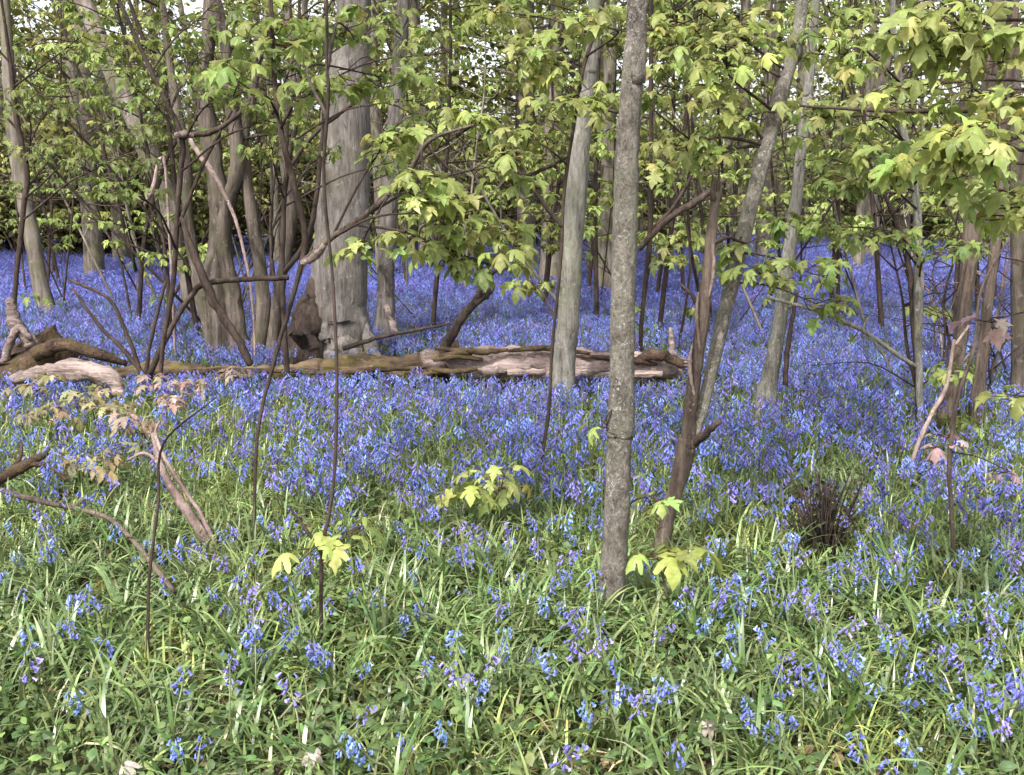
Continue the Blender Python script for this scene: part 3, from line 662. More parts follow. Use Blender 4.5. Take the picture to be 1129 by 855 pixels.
def dead_stick(label, runs, mat, base):
    d, b = on_ground(*base)
    mb = MB()
    for r in runs:
        p_, r_ = [], []
        for (px, py, w, dd) in r:
            p_.append(P(px, py, d + dd)); r_.append(w * .5 * d / F)
        tube(mb, p_, r_, 8, .1, per=6, wob=.08)
    o = mb.build('dead_branch', mat, None, b, b); tag(o, label, 'branch'); return o
dead_stick('pale forked dead branch leaning out of the grass in the left foreground', [
    [(238, 612, 11, 0), (220, 585, 12, .05), (196, 548, 11, .12), (178, 515, 8, .18), (168, 478, 5, .25)],
    [(240, 606, 6, 0), (218, 562, 5, .1), (190, 520, 5, .15), (172, 482, 4, .2), (176, 464, 3, .22)],
    [(180, 515, 6, .18), (160, 500, 4, .2), (140, 508, 3, .25)]], M['deadstick'], (238, 615))
dead_stick('thick brown branch poking in at the left edge', [[(-30, 545, 14, 0), (5, 526, 13, 0), (30, 512, 12, 0), (52, 500, 7, 0)], [(30, 512, 7, 0), (54, 514, 6, -.04), (74, 530, 4, -.1)], [(10, 524, 6, 0), (22, 505, 5, .05), (24, 488, 3, .1)]], M['rotten'], (0, 545))
dead_stick('thin grey fallen branch lying in the left foreground grass', [[(0, 540, 6, 0), (40, 552, 7, 0), (80, 560, 6, 0), (120, 572, 5, -.2), (150, 600, 5, -.5), (170, 625, 5, -.8), (192, 652, 4, -1.1)], [(80, 560, 4, 0), (96, 548, 3, 0)]], M['bark_brown'], (60, 575))
dead_stick('thin pale bent twig before the brown trunks on the right', [[(1052, 375, 4, .3), (1044, 425, 5, .2), (1028, 455, 5, .1), (1014, 485, 5, 0), (1004, 515, 4, -.1)], [(1068, 360, 3, .4), (1050, 385, 3, .3)]], M['deadstick'], (1004, 518))
# dark dead tuft at right
dT, bT = on_ground(906, 600)
tf = thing('dead_plant', 'dark dry tuft of dead bracken among the right bluebells', 'dead plant', bT)
mb = MB(); ml = MB()
for i in range(95):
    a = rng.uniform(0, 6.28); r = rng.uniform(.0, .18); h = rng.uniform(.16, .40)
    q = bT + np.array([math.cos(a) * r, math.sin(a) * r, h])
    tube(mb, [bT + np.array([math.cos(a), math.sin(a), 0]) * r * .3, (bT + q) / 2 + rng.normal(0, .02, 3), q], [.004, .003, .002], 4, 0, per=3)
    n = 4; pos = bT + (q - bT) * rng.uniform(.35, 1, (n, 1)) + rng.normal(0, .02, (n, 3))
    scatter(ml, OVAL, pos, rng.normal(0, 1, (n, 3)), rng.normal(0, 1, (n, 3)), rng.uniform(.012, .028, n), tones(n, (.03, .024, .018), .5))
mb.build('stem', BK, tf, bT); ml.build('fronds', M['leaf'], tf, bT)
# pale curled dry leaves in the near grass
for px, py, lab in ((788, 797, 'pale curled dry leaf in the bottom grass right of centre'), (137, 838, 'pale dry leaf at the bottom left of the grass'), (1112, 655, 'pale dry leaf near the right edge'), (352, 832, 'pale pinkish dry leaf in the grass at bottom left of centre'), (472, 738, 'small pale dry leaf in the near grass')):
    q = P(px, py, gd(px, py, .12)); ml = MB()
    V, Fc = leaf_template(1.5); V = V.copy(); V[:, 2] += .6 * V[:, 0] ** 2
    scatter(ml, (V, Fc), q[None], np.array([[rng.normal(), rng.normal(), -.3]]), np.array([[rng.normal(0, .5), -.6, .7]]), .055, np.array([[.55, .47, .42]]))
    tag(ml.build('dry_leaf', M['leaf'], None, q, q), lab, 'dry leaf')

# ---------------------------------------------------------------- background trees
def far_tree(seed):
    r = np.random.default_rng(seed)
    hgt = r.uniform(11, 14); lean = r.normal(0, .5, 2)
    pts = [np.array([lean[0] * t * t + .12 * math.sin(t * 5 + seed), lean[1] * t * t, hgt * t]) for t in np.linspace(0, 1, 7)]
    pts[0][2] = -.3
    mt = MB(); rad = .13 * np.array([1.35, 1, .88, .74, .55, .35, .1])
    pp, _ = tube(mt, pts, rad, 10, .05, per=5, wob=.03, lobes=.2)
    mc = MB(); ml = MB()
    for i in range(26):
        k = int(r.integers(int(len(pp) * .16), len(pp) - 1)); a = pp[k]; th = r.uniform(0, 6.28)
        Lb = r.uniform(.8, 2.6) * (1.15 - .5 * a[2] / hgt)
        q = a + np.array([math.cos(th) * Lb, math.sin(th) * Lb, r.uniform(-.1, 1.0)])
        tube(mc, [a, (a + q) / 2 + r.normal(0, .12, 3), q], [.035, .02, .006], 5, 0, per=3)
        for j in range(3):
            c = q + r.normal(0, .45, 3) * np.array([1, 1, .35]); n = 20
            pos = c + r.normal(0, .28, (n, 3)) * np.array([1, 1, .5])
            th2 = r.uniform(0, 6.28, n)
            yd = np.column_stack([np.cos(th2), np.sin(th2), r.uniform(-1.0, .1, n)]); zd = np.array([0, 0, 1]) + r.normal(0, .35, (n, 3))
            tt = np.clip(np.where(r.random((n, 1)) < .35, YG * np.array([1, .9, .8]), np.array([.115, .125, .035])) * np.exp(r.normal(0, .25, (n, 1))), .01, .4)
            scatter(ml, OVAL, pos, yd, zd, r.uniform(.12, .2, n), tt)
    return mt.mesh('trunk', M['bark_far']), mc.mesh('crown_branches', M['bark_far']), ml.mesh('crown', M['leaf_far'])
FT = [far_tree(100 + i) for i in range(6)]
def far_bush(seed):
    r = np.random.default_rng(seed); mt = MB(); ml = MB()
    for i in range(9):
        th = r.uniform(0, 6.28); L = r.uniform(.5, 1.5); h = r.uniform(1.3, 3.2)
        q = np.array([math.cos(th) * L, math.sin(th) * L, h])
        pp, _ = tube(mt, [np.array([0, 0, -.15]) + q * .04, q * np.array([.35, .35, .5]), q], [.03, .022, .006], 5, 0, per=5)
        for j in range(9):
            c = pp[int(r.integers(3, len(pp)))] + r.normal(0, .3, 3) * np.array([1, 1, .6]); n = 14
            pos = c + r.normal(0, .24, (n, 3)) * np.array([1, 1, .6]); th2 = r.uniform(0, 6.28, n)
            yd = np.column_stack([np.cos(th2), np.sin(th2), r.uniform(-1.2, .1, n)]); zd = np.array([0, 0, 1]) + r.normal(0, .4, (n, 3))
            tt = np.clip(np.where(r.random((n, 1)) < .3, np.array([.15, .15, .04]), np.array([.075, .07, .026])) * np.exp(r.normal(0, .3, (n, 1))), .01, .4)
            scatter(ml, OVAL, pos, yd, zd, r.uniform(.09, .16, n), tt)
    return mt.mesh('stems', M['bark_dark']), ml.mesh('leaves', M['leaf_far'])
FB = [far_bush(300 + i) for i in range(4)]

def link(name, me, parent):
    o = bpy.data.objects.new(name, me); COL.objects.link(o); o.parent = parent; return o
zt = ['thin tree of the background wood beyond the left bluebells', 'thin tree of the background wood behind the beech and log', 'thin tree of the background wood on the right behind the forked tree']
def put_tree(px, d, s=1.0, thick=1.0, label=None):
    x = P(px, 215, d)[0]; b = np.array([x, d, float(terrain(x, d))])
    t = thing('background_tree', label or zt[zone(px)], 'tree', b, 'background trees of the wood')
    t.rotation_euler = (0, 0, rng.uniform(0, 6.28)); t.scale = (thick * s, thick * s, s)
    v = FT[int(rng.integers(len(FT)))]
    link('trunk', v[0], t); cb = link('crown_branches', v[1], t); link('crown', v[2], cb)
named = [(578, 21, 1.35, 'grey background trunk seen just left of the pale trunk behind the log'), (603, 17.5, 1.1, 'grey trunk directly left of the pale trunk, nearest of the background trees there'), (668, 16, .8, 'slim dark background trunk tight on the left of the main grey trunk'),
         (965, 25, 1.5, 'broad grey background trunk between the pale stem and the leaning trunk'), (100, 19, 1.0, 'background trunk standing in the bluebells at upper left'), (465, 22, 1.2, 'background trunk to the right of the two beeches')]
for px, d, th, lab in named: put_tree(px, d, 1.0, th, lab)
cnt = 0; placed = [(P(p, 215, d)[0], d) for p, d, _, _ in named]
while cnt < 78:
    d = math.sqrt(rng.uniform(19 ** 2, 44 ** 2)); px = rng.uniform(-160, 1290); x = P(px, 215, d)[0]
    if min((x - a) ** 2 + (d - b) ** 2 for a, b in placed) < 1.6 ** 2: continue
    if (510 < px < 560 or 30 < px < 70) : continue
    placed.append((x, d)); put_tree(px, d, rng.uniform(.85, 1.15), rng.uniform(.55, 1.15)); cnt += 1
zb = ['leafy bush under the background trees on the left', 'leafy bush under the background trees in the middle', 'leafy bush under the background trees on the right']
for i in range(62):
    px = rng.uniform(-80, 340) if i < 36 else rng.uniform(340, 1220)
    d = rng.uniform(22, 38) if i < 36 else rng.uniform(29, 42)
    if 780 < px < 930: continue
    x = P(px, 215, d)[0]; b = np.array([x, d, float(terrain(x, d))])
    t = thing('woodland_bush', zb[zone(px)], 'bush', b, 'bushes under the background trees')
    t.rotation_euler = (0, 0, rng.uniform(0, 6.28)); s = rng.uniform(.9, 1.7) if i < 36 else rng.uniform(.8, 1.3); t.scale = (s, s, s * rng.uniform(.8, 1.1))
    v = FB[int(rng.integers(len(FB)))]; link('stems', v[0], t); link('leaves', v[1], t)
def under_sapling(seed):
    r = np.random.default_rng(seed); mt = MB(); ml = MB(); hgt = r.uniform(4.5, 6.5)
    pts = [np.array([.25 * math.sin(t * 3 + seed), .2 * math.sin(t * 2.4 + seed * 2), hgt * t]) for t in np.linspace(0, 1, 6)]
    pts = [p_ - pts[0] for p_ in pts]; pts[0][2] = -.1
    pp, _ = tube(mt, pts, np.array([.028, .024, .02, .015, .01, .004]), 6, .05, per=5, wob=.05)
    for i in range(20):
        k = int(r.integers(int(len(pp) * .22), len(pp))); a = pp[k]; th = r.uniform(0, 6.28); Lb = r.uniform(.4, 1.3)
        q = a + np.array([math.cos(th) * Lb, math.sin(th) * Lb, r.uniform(-.1, .35)])
        tube(mt, [a, (a + q) / 2 + np.array([0, 0, .05]), q], [.009, .006, .002], 4, 0, per=3)
        for j in range(5):
            c = a + (q - a) * r.uniform(.35, 1.1) + r.normal(0, .1, 3) * np.array([1, 1, .35]); n = 6
            th2 = r.uniform(0, 6.28, n); o_ = np.column_stack([np.cos(th2), np.sin(th2), np.zeros(n)])
            yd = o_ - np.array([0, 0, 1]) * r.uniform(.1, 1.0, (n, 1)); zd = np.array([0, 0, 1]) + o_ * .5 + r.normal(0, .3, (n, 3))
            tt = np.clip(np.where(r.random((n, 1)) < .6, YG, MG) * np.exp(r.normal(0, .22, (n, 1))), .01, .5)
            scatter(ml, LO[int(r.integers(6))], c + o_ * .06, yd, zd, r.uniform(.06, .115, n), tt)
    return mt.mesh('stem', M['bark_dark']), ml.mesh('leaves', M['leaf_far'])
US = [under_sapling(700 + i) for i in range(5)]
ul = ['pale leafed sapling with airy layers of leaves behind the log on the left', 'pale leafed sapling with airy layers of leaves behind the log in the middle', 'pale leafed sapling with airy layers of leaves on the right']
for i in range(34):
    px = rng.uniform(-20, 330) if i < 7 else rng.uniform(400, 1180); d = rng.uniform(10, 19); x = P(px, 215, d)[0]; b = np.array([x, d, float(terrain(x, d))])
    t = thing('understorey_sapling', ul[zone(px)], 'sapling', b, 'airy saplings under the trees'); t.rotation_euler = (0, 0, rng.uniform(0, 6.28)); s = rng.uniform(.85, 1.15); t.scale = (s, s, s)
    v = US[int(rng.integers(5))]; link('stem', v[0], t); link('leaves', v[1], t)
# far-off wood that reads as one mass
mb = MB()
for i in range(230):
    px = rng.uniform(-250, 1380); d = rng.uniform(46, 62); x = P(px, 215, d)[0]; z0 = float(terrain(x, d)); h = rng.uniform(4.5, 10.5); r = rng.uniform(.05, .15)
    q = np.array([x, d, z0 - .3]); v = np.array([rng.normal(0, .5), 0, h])
    tube(mb, [q, q + v * .5 + rng.normal(0, .12, 3), q + v], [r, r * .7, r * .2], 6, .05, per=4, mi=0)
    n = int(rng.integers(80, 180)); pos = q + v * rng.uniform(.28, 1.05, (n, 1)) + rng.normal(0, 1.0, (n, 3))
    if rng.random() < .35 and not 780 < px < 930:
        m_ = 120; pos = np.vstack([pos, q + np.column_stack([rng.normal(0, 1.0, m_), rng.normal(0, .6, m_), rng.uniform(.3, 3.2, m_)])]); n += m_
    th2 = rng.uniform(0, 6.28, n)
    scatter(mb, OVAL, pos, np.column_stack([np.cos(th2), np.sin(th2), rng.uniform(-1, .1, n)]), np.array([0, 0, 1]) + rng.normal(0, .4, (n, 3)), rng.uniform(.2, .36, n),
            np.clip(np.where(rng.random((n, 1)) < .4, np.array([.17, .17, .05]), np.array([.095, .095, .032])) * np.exp(rng.normal(0, .3, (n, 1))), .01, .4), mi=1)
tag(mb.build('distant_wood', [M['bark_far'], M['leaf_far']]), 'far mass of trunks and leaves at the end of the wood', 'wood', kind='stuff')

# ---------------------------------------------------------------- bluebells
BL = np.array([.145, .175, .51]); VI = np.array([.205, .17, .48]); SKYB = np.array([.19, .27, .60])
def bell(mb, base, ax, size, tint, sides=6, hi=True):
    ax = ax / np.linalg.norm(ax); u = np.cross(ax, [.3, .5, .8]); u = u / np.linalg.norm(u); v = np.cross(ax, u)
    th = np.linspace(0, 6.283, sides, endpoint=False)
    prof = [(0, .14), (.25, .32), (.68, .30), (.9, .48), (.97, .72)] if hi else [(0, .15), (1.0, .42)]
    V = []
    for t, r in prof:
        rr = r * size * .55
        if hi and t == 1.0:
            pass
        V.append(base + ax * t * size + rr * (np.cos(th)[:, None] * u + np.sin(th)[:, None] * v))
    V = np.vstack(V); k = len(prof)
    idx = np.arange(k * sides).reshape(k, sides); a = idx[:-1]; b = np.roll(a, -1, 1); d = idx[1:]; c = np.roll(d, -1, 1)
    mb.add(V, np.stack([a, b, c, d], -1).reshape(-1, 4), tint)

def head_points(r, hgt, lean):
    top = np.array([math.cos(lean) * .05, math.sin(lean) * .05, hgt])
    path = catmull([np.zeros(3), np.array([0, 0, hgt * .55]), top - np.array([0, 0, .06]), top + np.array([math.cos(lean) * .03, math.sin(lean) * .03, -.005])], 5)
    return path
NEARV = []
for s in range(8):
    r = np.random.default_rng(500 + s)
    hgt = r.uniform(.19, .30); lean = r.uniform(0, 6.28); path = head_points(r, hgt, lean)
    ms = MB(); tube(ms, path[::3], np.linspace(.0035, .002, len(path[::3])), 5, 0, per=3, tint=(.14, .17, .07))
    mf = MB(); nb = int(r.integers(8, 14))
    base = [BL, VI, SKYB, BL][s % 4]
    for i in range(nb):
        k = len(path) - 1 - int(i * 6 / nb); a = path[k] - np.array([0, 0, i * .0008])
        th = lean + r.normal(0, 1.5); out = np.array([math.cos(th), math.sin(th), 0])
        b0 = a + out * r.uniform(.006, .022)
        bell(mf, b0, out * r.uniform(.4, 1.3) + np.array([0, 0, -1]), r.uniform(.0145, .0195), np.clip(base * math.exp(r.normal(0, .25)), 0, .9))
    ml = MB()
    for i in range(int(r.integers(4, 7))):
        th = r.uniform(0, 6.28); L = r.uniform(.2, .32); o_ = np.array([math.cos(th), math.sin(th), 0]); sd = np.array([-o_[1], o_[0], 0])
        t = np.linspace(0, 1, 7); sp = r.uniform(.4, .9)
        c = o_[None] * (sp * L * t ** 1.4)[:, None] + np.array([0, 0, 1.0])[None] * (L * (t - .5 * sp * t ** 2.4))[:, None]
        w = .0055 * np.sin(np.clip(t * 2.7 + .45, 0, math.pi)) + .0006
        V = np.stack([c - sd * w[:, None], c + sd * w[:, None]], 1).reshape(-1, 3)
        f = np.array([(2 * q, 2 * q + 1, 2 * q + 3, 2 * q + 2) for q in range(6)])
        ml.add(V, f, tones(1, (.085, .135, .035), .2)[0])
    NEARV.append((ms.mesh('stalk', M['blade']), mf.mesh('flowers', M['petal_near']), ml.mesh('leaves', M['blade']), hgt))

clumps = [(65, 663, 3), (30, 690, 1), (85, 690, 1), (200, 783, 2), (180, 780, 1), (95, 790, 1), (260, 767, 1), (255, 650, 5), (262, 700, 5), (288, 708, 4), (310, 655, 3), (365, 710, 4), (378, 700, 2), (330, 635, 2), (430, 797, 1), (372, 785, 2), (517, 760, 4),
          (585, 800, 1), (542, 712, 3), (576, 706, 2), (635, 722, 4), (600, 690, 2), (668, 772, 3), (700, 752, 4), (735, 757, 1), (742, 808, 1), (842, 777, 2), (850, 742, 3), (868, 716, 3), (885, 738, 2), (932, 746, 3), (972, 738, 4), (948, 712, 4), (990, 690, 4), (905, 675, 2),
          (1000, 622, 5), (1035, 690, 4), (1060, 700, 5), (1082, 655, 4), (1095, 692, 4), (1075, 735, 4), (1090, 762, 3), (1112, 745, 4), (1012, 826, 2), (975, 812, 1), (1040, 822, 1), (1125, 785, 3), (782, 650, 5), (800, 692, 1), (545, 600, 6), (500, 600, 5), (632, 645, 4), (762, 655, 4),
          (1025, 655, 4), (20, 640, 2), (160, 600, 2), (60, 610, 2), (200, 620, 2), (30, 730, 1), (120, 660, 1), (430, 650, 2), (470, 740, 1), (415, 690, 1), (1110, 640, 4), (870, 640, 4), (830, 660, 3), (930, 620, 3), (690, 700, 2), (610, 615, 4), (460, 620, 2), (570, 640, 2)]
pts = []
for px, py, n in clumps:
    for i in range(int(math.ceil(n * .75))):
        q = P(px + rng.normal(0, 9), py + rng.normal(0, 9), gd(px, py, .22) + rng.normal(0, .08)); pts.append((q[0], q[1]))
# random field by depth
def dens(d):
    return np.interp(d, [2.4, 3.2, 3.9, 4.4, 5.2, 6.5, 9, 14, 24, 40], [2.2, 8, 44, 125, 165, 155, 175, 160, 110, 65])
K = 200 * 1500
dd = np.sqrt(rng.uniform(2.4 ** 2, 39 ** 2, K)); xx = rng.uniform(-.56, .56, K) * (dd + 1.2)
area = 0.56 * (39 ** 2 - 2.4 ** 2) + 1.2 * 1.12 * 36
pr = dens(dd) / (K / area)
cl = np.clip(1.0 + .75 * noise2(xx, dd, 1.5) + .55 * noise2(xx, dd, 4.0, 1), 0.05, 2.2)
cl = np.where(dd > 15, .3 + .7 * cl, np.where(dd > 6, .12 + .88 * cl, cl))
pxx, _ = proj(np.column_stack([xx, dd, np.full(K, .25)]))
leftthin = np.where((pxx < 260) & (dd < 7.5), .4, 1.0) * np.where((pxx > 1030) & (dd < 8.5) & (dd > 5), .6, 1.0)
keep = rng.random(K) < pr * cl * leftthin
field = np.column_stack([xx[keep], dd[keep]])
allp = np.vstack([np.array(pts), field])
# keep clear of trunks and the log
clear = np.ones(len(allp), bool)
for px, py, d, r_ in ((727, 640, 3.6, .16), (548, 560, 4.4, .2), (370, 610, 3.3, .12), (906, 600, dT, .17), (906, 625, dT - .2, .12)):
    q = P(px, py, d); clear &= (allp[:, 0] - q[0]) ** 2 + (allp[:, 1] - q[1]) ** 2 > r_ ** 2
for o in (T1, T2, T3, T4, T7, T8, T6):
    rr = {T7: .42}.get(o, .13); clear &= ((allp[:, 0] - o.location.x) ** 2 + (allp[:, 1] - o.location.y) ** 2) > rr ** 2
a0, b0 = P(120, 404, dL + .2)[0], P(752, 404, dL)[0]
clear &= ~((allp[:, 0] > a0) & (allp[:, 0] < b0) & (np.abs(allp[:, 1] - dL - .08) < .3))
allp = allp[clear]
sx_, sy_ = proj(np.column_stack([allp, np.full(len(allp), .27)]))
vis = (sx_ > 0) & (sx_ < W) & (sy_ < H + 15)
order = np.argsort(np.where(vis, allp[:, 1], 1e6))
ind = set(order[:300].tolist())
zl = ['blue bluebell nodding in the near grass of the left foreground', 'blue bluebell nodding in the near grass before the main grey trunk', 'blue bluebell nodding in the near grass of the right foreground']
for i in order[:300]:
    x, y = allp[i]; b = (x, y, float(terrain(x, y)))
    t = thing('bluebell', zl[0 if sx_[i] < 420 else (1 if sx_[i] < 780 else 2)], 'bluebell', b, 'bluebells in the near grass')
    v = NEARV[int(rng.integers(8))]; t.rotation_euler = (rng.normal(0, .12), rng.normal(0, .12), rng.uniform(0, 6.28)); s = rng.uniform(.66, .98); t.scale = (s, s, s)
    link('stalk', v[0], t); link('flowers', v[1], t); link('leaves', v[2], t)
rest = np.array([i for i in range(len(allp)) if i not in ind])
R_ = allp[rest]
def head_tmpl(r, nb, hi):
    m = MB(); lean = r.uniform(0, 6.28)
    for i in range(nb):
        th = lean + r.normal(0, 1.3); o_ = np.array([math.cos(th), math.sin(th), 0])
        bell(m, np.array([math.cos(lean) * .03, math.sin(lean) * .03, 0]) * (1 - i / nb) + o_ * r.uniform(.006, .026) + np.array([0, 0, -i * .065 / nb]), o_ * r.uniform(.4, 1.4) + np.array([0, 0, -1]), r.uniform(.017, .023), (1, 1, 1), 5 if hi else 4, False)
    return np.concatenate(m.V), [np.concatenate(m.F)]
stalkT = (np.array([(-.0028, 0, 0), (.0028, 0, 0), (.002, 0, 1), (-.002, 0, 1), (0, -.0028, 0), (0, .0028, 0), (0, .002, 1), (0, -.002, 1)]), [np.array([(0, 1, 2, 3), (4, 5, 6, 7)])])
mb = MB()
for lo_, hi_, nb, hi in ((0, 7.5, 11, True), (7.5, 14, 10, False), (14, 60, 7, False)):
    sel = R_[(R_[:, 1] >= lo_) & (R_[:, 1] < hi_)]
    var = rng.integers(0, 6, len(sel))
    hz = rng.uniform(.19, .32, len(sel)) if hi else rng.uniform(.15, .27, len(sel))
    fr_ = (sel[:, 1] > dL - 1.5) & (sel[:, 1] < dL + .1) & (sel[:, 0] > -3.8) & (sel[:, 0] < 1.5); hz = np.where(fr_, hz * np.where(sel[:, 0] < -.6, .85, .66), hz)
    for k in range(6):
        T_ = head_tmpl(np.random.default_rng(900 + k + int(lo_)), nb, hi)
        q = sel[var == k]; n = len(q)
        if n == 0: continue
        z = terrain(q[:, 0], q[:, 1]) + hz[var == k]
        pos = np.column_stack([q, z]); th = rng.uniform(0, 6.28, n)
        c = np.where(rng.random((n, 1)) < .45, BL, np.where(rng.random((n, 1)) < .62, VI, SKYB)) * np.exp(rng.normal(-.08 if lo_ < 14 else -.12, .32, (n, 1)))
        sc = rng.uniform(.85, 1.2, n) * (1.0 if lo_ < 7 else (1.12 if lo_ < 14 else 1.5))
        scatter(mb, T_, pos, np.column_stack([np.cos(th), np.sin(th), np.zeros(n)]), np.tile([0, 0, 1.0], (n, 1)), sc, np.clip(c, .01, .9))
        if lo_ < 8:
            hh = hz[var == k][:, None]
            V = stalkT[0][None] * np.concatenate([np.ones((n, 2)), hh], 1)[:, None] + np.column_stack([q, z - hh[:, 0]])[:, None]
            mb.add(V.reshape(-1, 3), [(stalkT[1][0][None] + (np.arange(n) * 8)[:, None, None]).reshape(-1, 4)], (.12, .16, .06), 1)
tag(mb.build('bluebells', [M['petal'], M['blade']]), 'dense blue violet carpet of bluebells spreading through the wood', 'bluebells', kind='stuff')

# ---------------------------------------------------------------- leaf blades and low plants
def blades(mb, x, y, L, az, sp, w, tint, seg=6, twist=None):
    n = len(x); t = np.linspace(0, 1, seg + 1)
    o_ = np.column_stack([np.cos(az), np.sin(az), np.zeros(n)]); sd = np.column_stack([-np.sin(az), np.cos(az), rng.normal(0, .25, n)])
    z0 = terrain(x, y) - .01
    c = np.stack([x, y, z0], -1)[:, None] + o_[:, None] * (sp[:, None] * L[:, None] * t[None] ** 1.5)[..., None]
    c[..., 2] += L[:, None] * (t[None] * (1 - .15 * sp[:, None]) - .62 * sp[:, None] * t[None] ** 2.6)
    ww = w[:, None] * (np.sin(np.clip(t * 2.65 + .5, 0, math.pi)) + .03)[None]
    V = np.stack([c - sd[:, None] * ww[..., None], c + sd[:, None] * ww[..., None]], 2).reshape(n, -1, 3)
    k = (seg + 1) * 2
    f = np.array([(2 * q, 2 * q + 1, 2 * q + 3, 2 * q + 2) for q in range(seg)])
    mb.add(V.reshape(-1, 3), [(f[None] + (np.arange(n) * k)[:, None, None]).reshape(-1, 4)], np.repeat(tint, k, 0))
def field_pts(n, d0, d1):
    d = np.sqrt(rng.uniform(d0 ** 2, d1 ** 2, n)); return rng.uniform(-.54, .54, n) * (d + 1.0), d
mb = MB()
# tufts near
tx, ty = field_pts(1500, 2.1, 7.0)
tx = np.append(tx, [P(640, 690, d1)[0] + rng.normal(0, .08) for _ in range(4)] + [P(730, 690, d1)[0] + rng.normal(0, .1) for _ in range(5)]); ty = np.append(ty, [d1 - .12 + rng.normal(0, .06) for _ in range(9)])
nb_ = 12; x = np.repeat(tx, nb_) + rng.normal(0, .02, len(tx) * nb_); y = np.repeat(ty, nb_) + rng.normal(0, .02, len(tx) * nb_); n = len(x)
BG = np.array([.142, .188, .068])
blades(mb, x, y, rng.uniform(.14, .32, n) * np.interp(y, [2, 3.3, 4.5, 7], [.75, 1, .95, .7]), rng.uniform(0, 6.28, n), rng.uniform(.25, 1.1, n), rng.uniform(.003, .006, n), tones(n, BG, .28))
tx, ty = [], []
for (px, py), k_, sp_ in (((648, 712), 9, .14), ((735, 695), 13, .16), ((590, 720), 6, .25), ((850, 760), 9, .5), ((430, 740), 7, .5), ((1000, 790), 7, .4), ((300, 790), 6, .4), ((700, 800), 7, .4), ((120, 760), 7, .4), ((540, 790), 7, .4), ((920, 690), 7, .4), ((480, 680), 6, .4), ((1080, 720), 6, .3), ((200, 690), 6, .4)):
    q = P(px, py, gd(px, py)); tx += list(q[0] + rng.normal(0, sp_, k_)); ty += list(q[1] + rng.normal(0, sp_ * .6, k_))
tx = np.array(tx); ty = np.array(ty); x = np.repeat(tx, 11) + rng.normal(0, .02, len(tx) * 11); y = np.repeat(ty, 11) + rng.normal(0, .02, len(tx) * 11); n = len(x)
blades(mb, x, y, rng.uniform(.2, .34, n), rng.uniform(0, 6.28, n), rng.uniform(.4, 1.0, n), rng.uniform(.0035, .0062, n), tones(n, BG * np.array([1.05, 1.1, 1.1]), .22), 8)
# filler
x, y = field_pts(42000, 2.1, 7.5); n = len(x)
gr = np.where((noise2(x, y, 2.0, 2) > .1)[:, None], BG * np.array([1.25, 1.12, .85]), BG * .8)
blades(mb, x, y, rng.uniform(.07, .24, n), rng.uniform(0, 6.28, n), rng.uniform(.2, 1.1, n), rng.uniform(.0022, .0045, n), tones(n, gr * 1.08, .35), 4)
# straw-coloured dead blades
x, y = field_pts(1500, 2.1, 7.5); n = len(x)
blades(mb, x, y, rng.uniform(.1, .3, n), rng.uniform(0, 6.28, n), rng.uniform(.5, 1.2, n), rng.uniform(.002, .004, n), tones(n, (.34, .32, .19), .3), 4)
x, y = field_pts(36000, 7.0, 18); n = len(x)
blades(mb, x, y, rng.uniform(.10, .24, n), rng.uniform(0, 6.28, n), rng.uniform(.2, 1.0, n), rng.uniform(.004, .0075, n), tones(n, BG * .9, .3), 3)
x, y = field_pts(26000, 18, 40); n = len(x)
blades(mb, x, y, rng.uniform(.1, .22, n), rng.uniform(0, 6.28, n), rng.uniform(.2, 1.0, n), rng.uniform(.007, .014, n), tones(n, BG * .8, .3), 2)
tag(mb.build('grass', M['blade']), 'green strappy bluebell leaves and grass covering the ground', 'grass', kind='stuff')
mb = MB()
x, y = field_pts(30000, 2.1, 5.5); m_ = (rng.random(len(x)) < np.clip(1.0 + .8 * noise2(x, y, 1.6), 0, 1) * np.interp(y, [2.1, 3, 4, 5.5], [1, .8, .35, .15])); x, y = x[m_], y[m_]; n = len(x); th = rng.uniform(0, 6.28, n)
z = terrain(x, y) + rng.uniform(.02, .14, n)
scatter(mb, OVAL, np.column_stack([x, y, z]), np.column_stack([np.cos(th), np.sin(th), rng.normal(-.1, .3, n)]), np.array([0, 0, 1]) + rng.normal(0, .35, (n, 3)), rng.uniform(.018, .045, n),
        tones(n, np.where((rng.random(n) < .5)[:, None], (.15, .215, .07), (.085, .145, .05)), .3))
x, y = field_pts(2600, 2.1, 6.5); n = len(x); th = rng.uniform(0, 6.28, n); z = terrain(x, y) + rng.uniform(.01, .04, n)
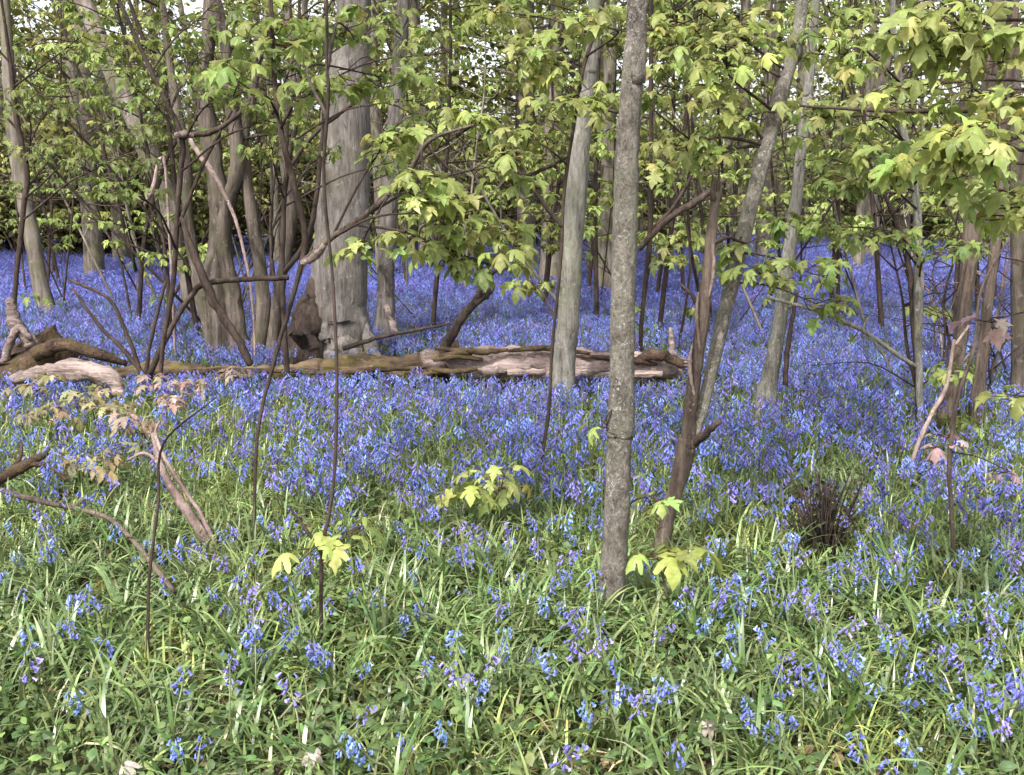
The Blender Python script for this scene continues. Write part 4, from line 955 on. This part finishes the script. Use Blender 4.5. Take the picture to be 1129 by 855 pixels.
scatter(mb, OVAL, np.column_stack([x, y, z]), np.column_stack([np.cos(th), np.sin(th), rng.normal(0, .3, n)]), np.array([0, 0, 1]) + rng.normal(0, .5, (n, 3)), rng.uniform(.03, .06, n), tones(n, (.16, .10, .06), .4))
tag(mb.build('ground_cover', M['leaf']), 'low small leaved plants and litter between the near grass', 'ground cover', kind='stuff')

# ---------------------------------------------------------------- camera, light
cam = bpy.data.cameras.new('camera'); co = bpy.data.objects.new('camera', cam); COL.objects.link(co)
co.location = (0, 0, CAM_H); co.rotation_euler = (math.pi / 2 - PITCH, 0, 0)
cam.sensor_width = 36; cam.lens = 36 * F / W; cam.clip_end = 3000; cam.clip_start = .05
scene.camera = co
w = bpy.data.worlds.new('World'); scene.world = w; w.use_nodes = True
N, L = w.node_tree.nodes, w.node_tree.links
EL, AZ = math.radians(52), math.radians(205)
sk = N.new('ShaderNodeTexSky'); sk.sky_type = 'NISHITA'; sk.sun_disc = False; sk.sun_elevation = EL; sk.sun_rotation = AZ; sk.dust_density = 4; sk.air_density = 1.0
hs = N.new('ShaderNodeHueSaturation'); hs.inputs['Saturation'].default_value = .3
bg = N['Background']; bg.inputs['Strength'].default_value = .15
L.new(sk.outputs['Color'], hs.inputs['Color']); L.new(hs.outputs['Color'], bg.inputs['Color'])
sl = bpy.data.lights.new('sun', 'SUN'); sl.energy = 2.2; sl.angle = math.radians(1.5); sl.color = (1, .975, .94)
so = bpy.data.objects.new('sun', sl); COL.objects.link(so); so.location = (0, 0, 30)
from mathutils import Vector
dirv = Vector((math.sin(AZ) * math.cos(EL), math.cos(AZ) * math.cos(EL), math.sin(EL)))
so.rotation_euler = dirv.to_track_quat('Z', 'Y').to_euler()
scene.view_settings.view_transform = 'Standard'; scene.view_settings.look = 'None'
scene.view_settings.exposure = 1.55; scene.view_settings.gamma = 1
scene.render.engine = 'CYCLES'
scene.cycles.max_bounces = 6; scene.cycles.diffuse_bounces = 3; scene.cycles.glossy_bounces = 2; scene.cycles.transmission_bounces = 4; scene.cycles.transparent_max_bounces = 4
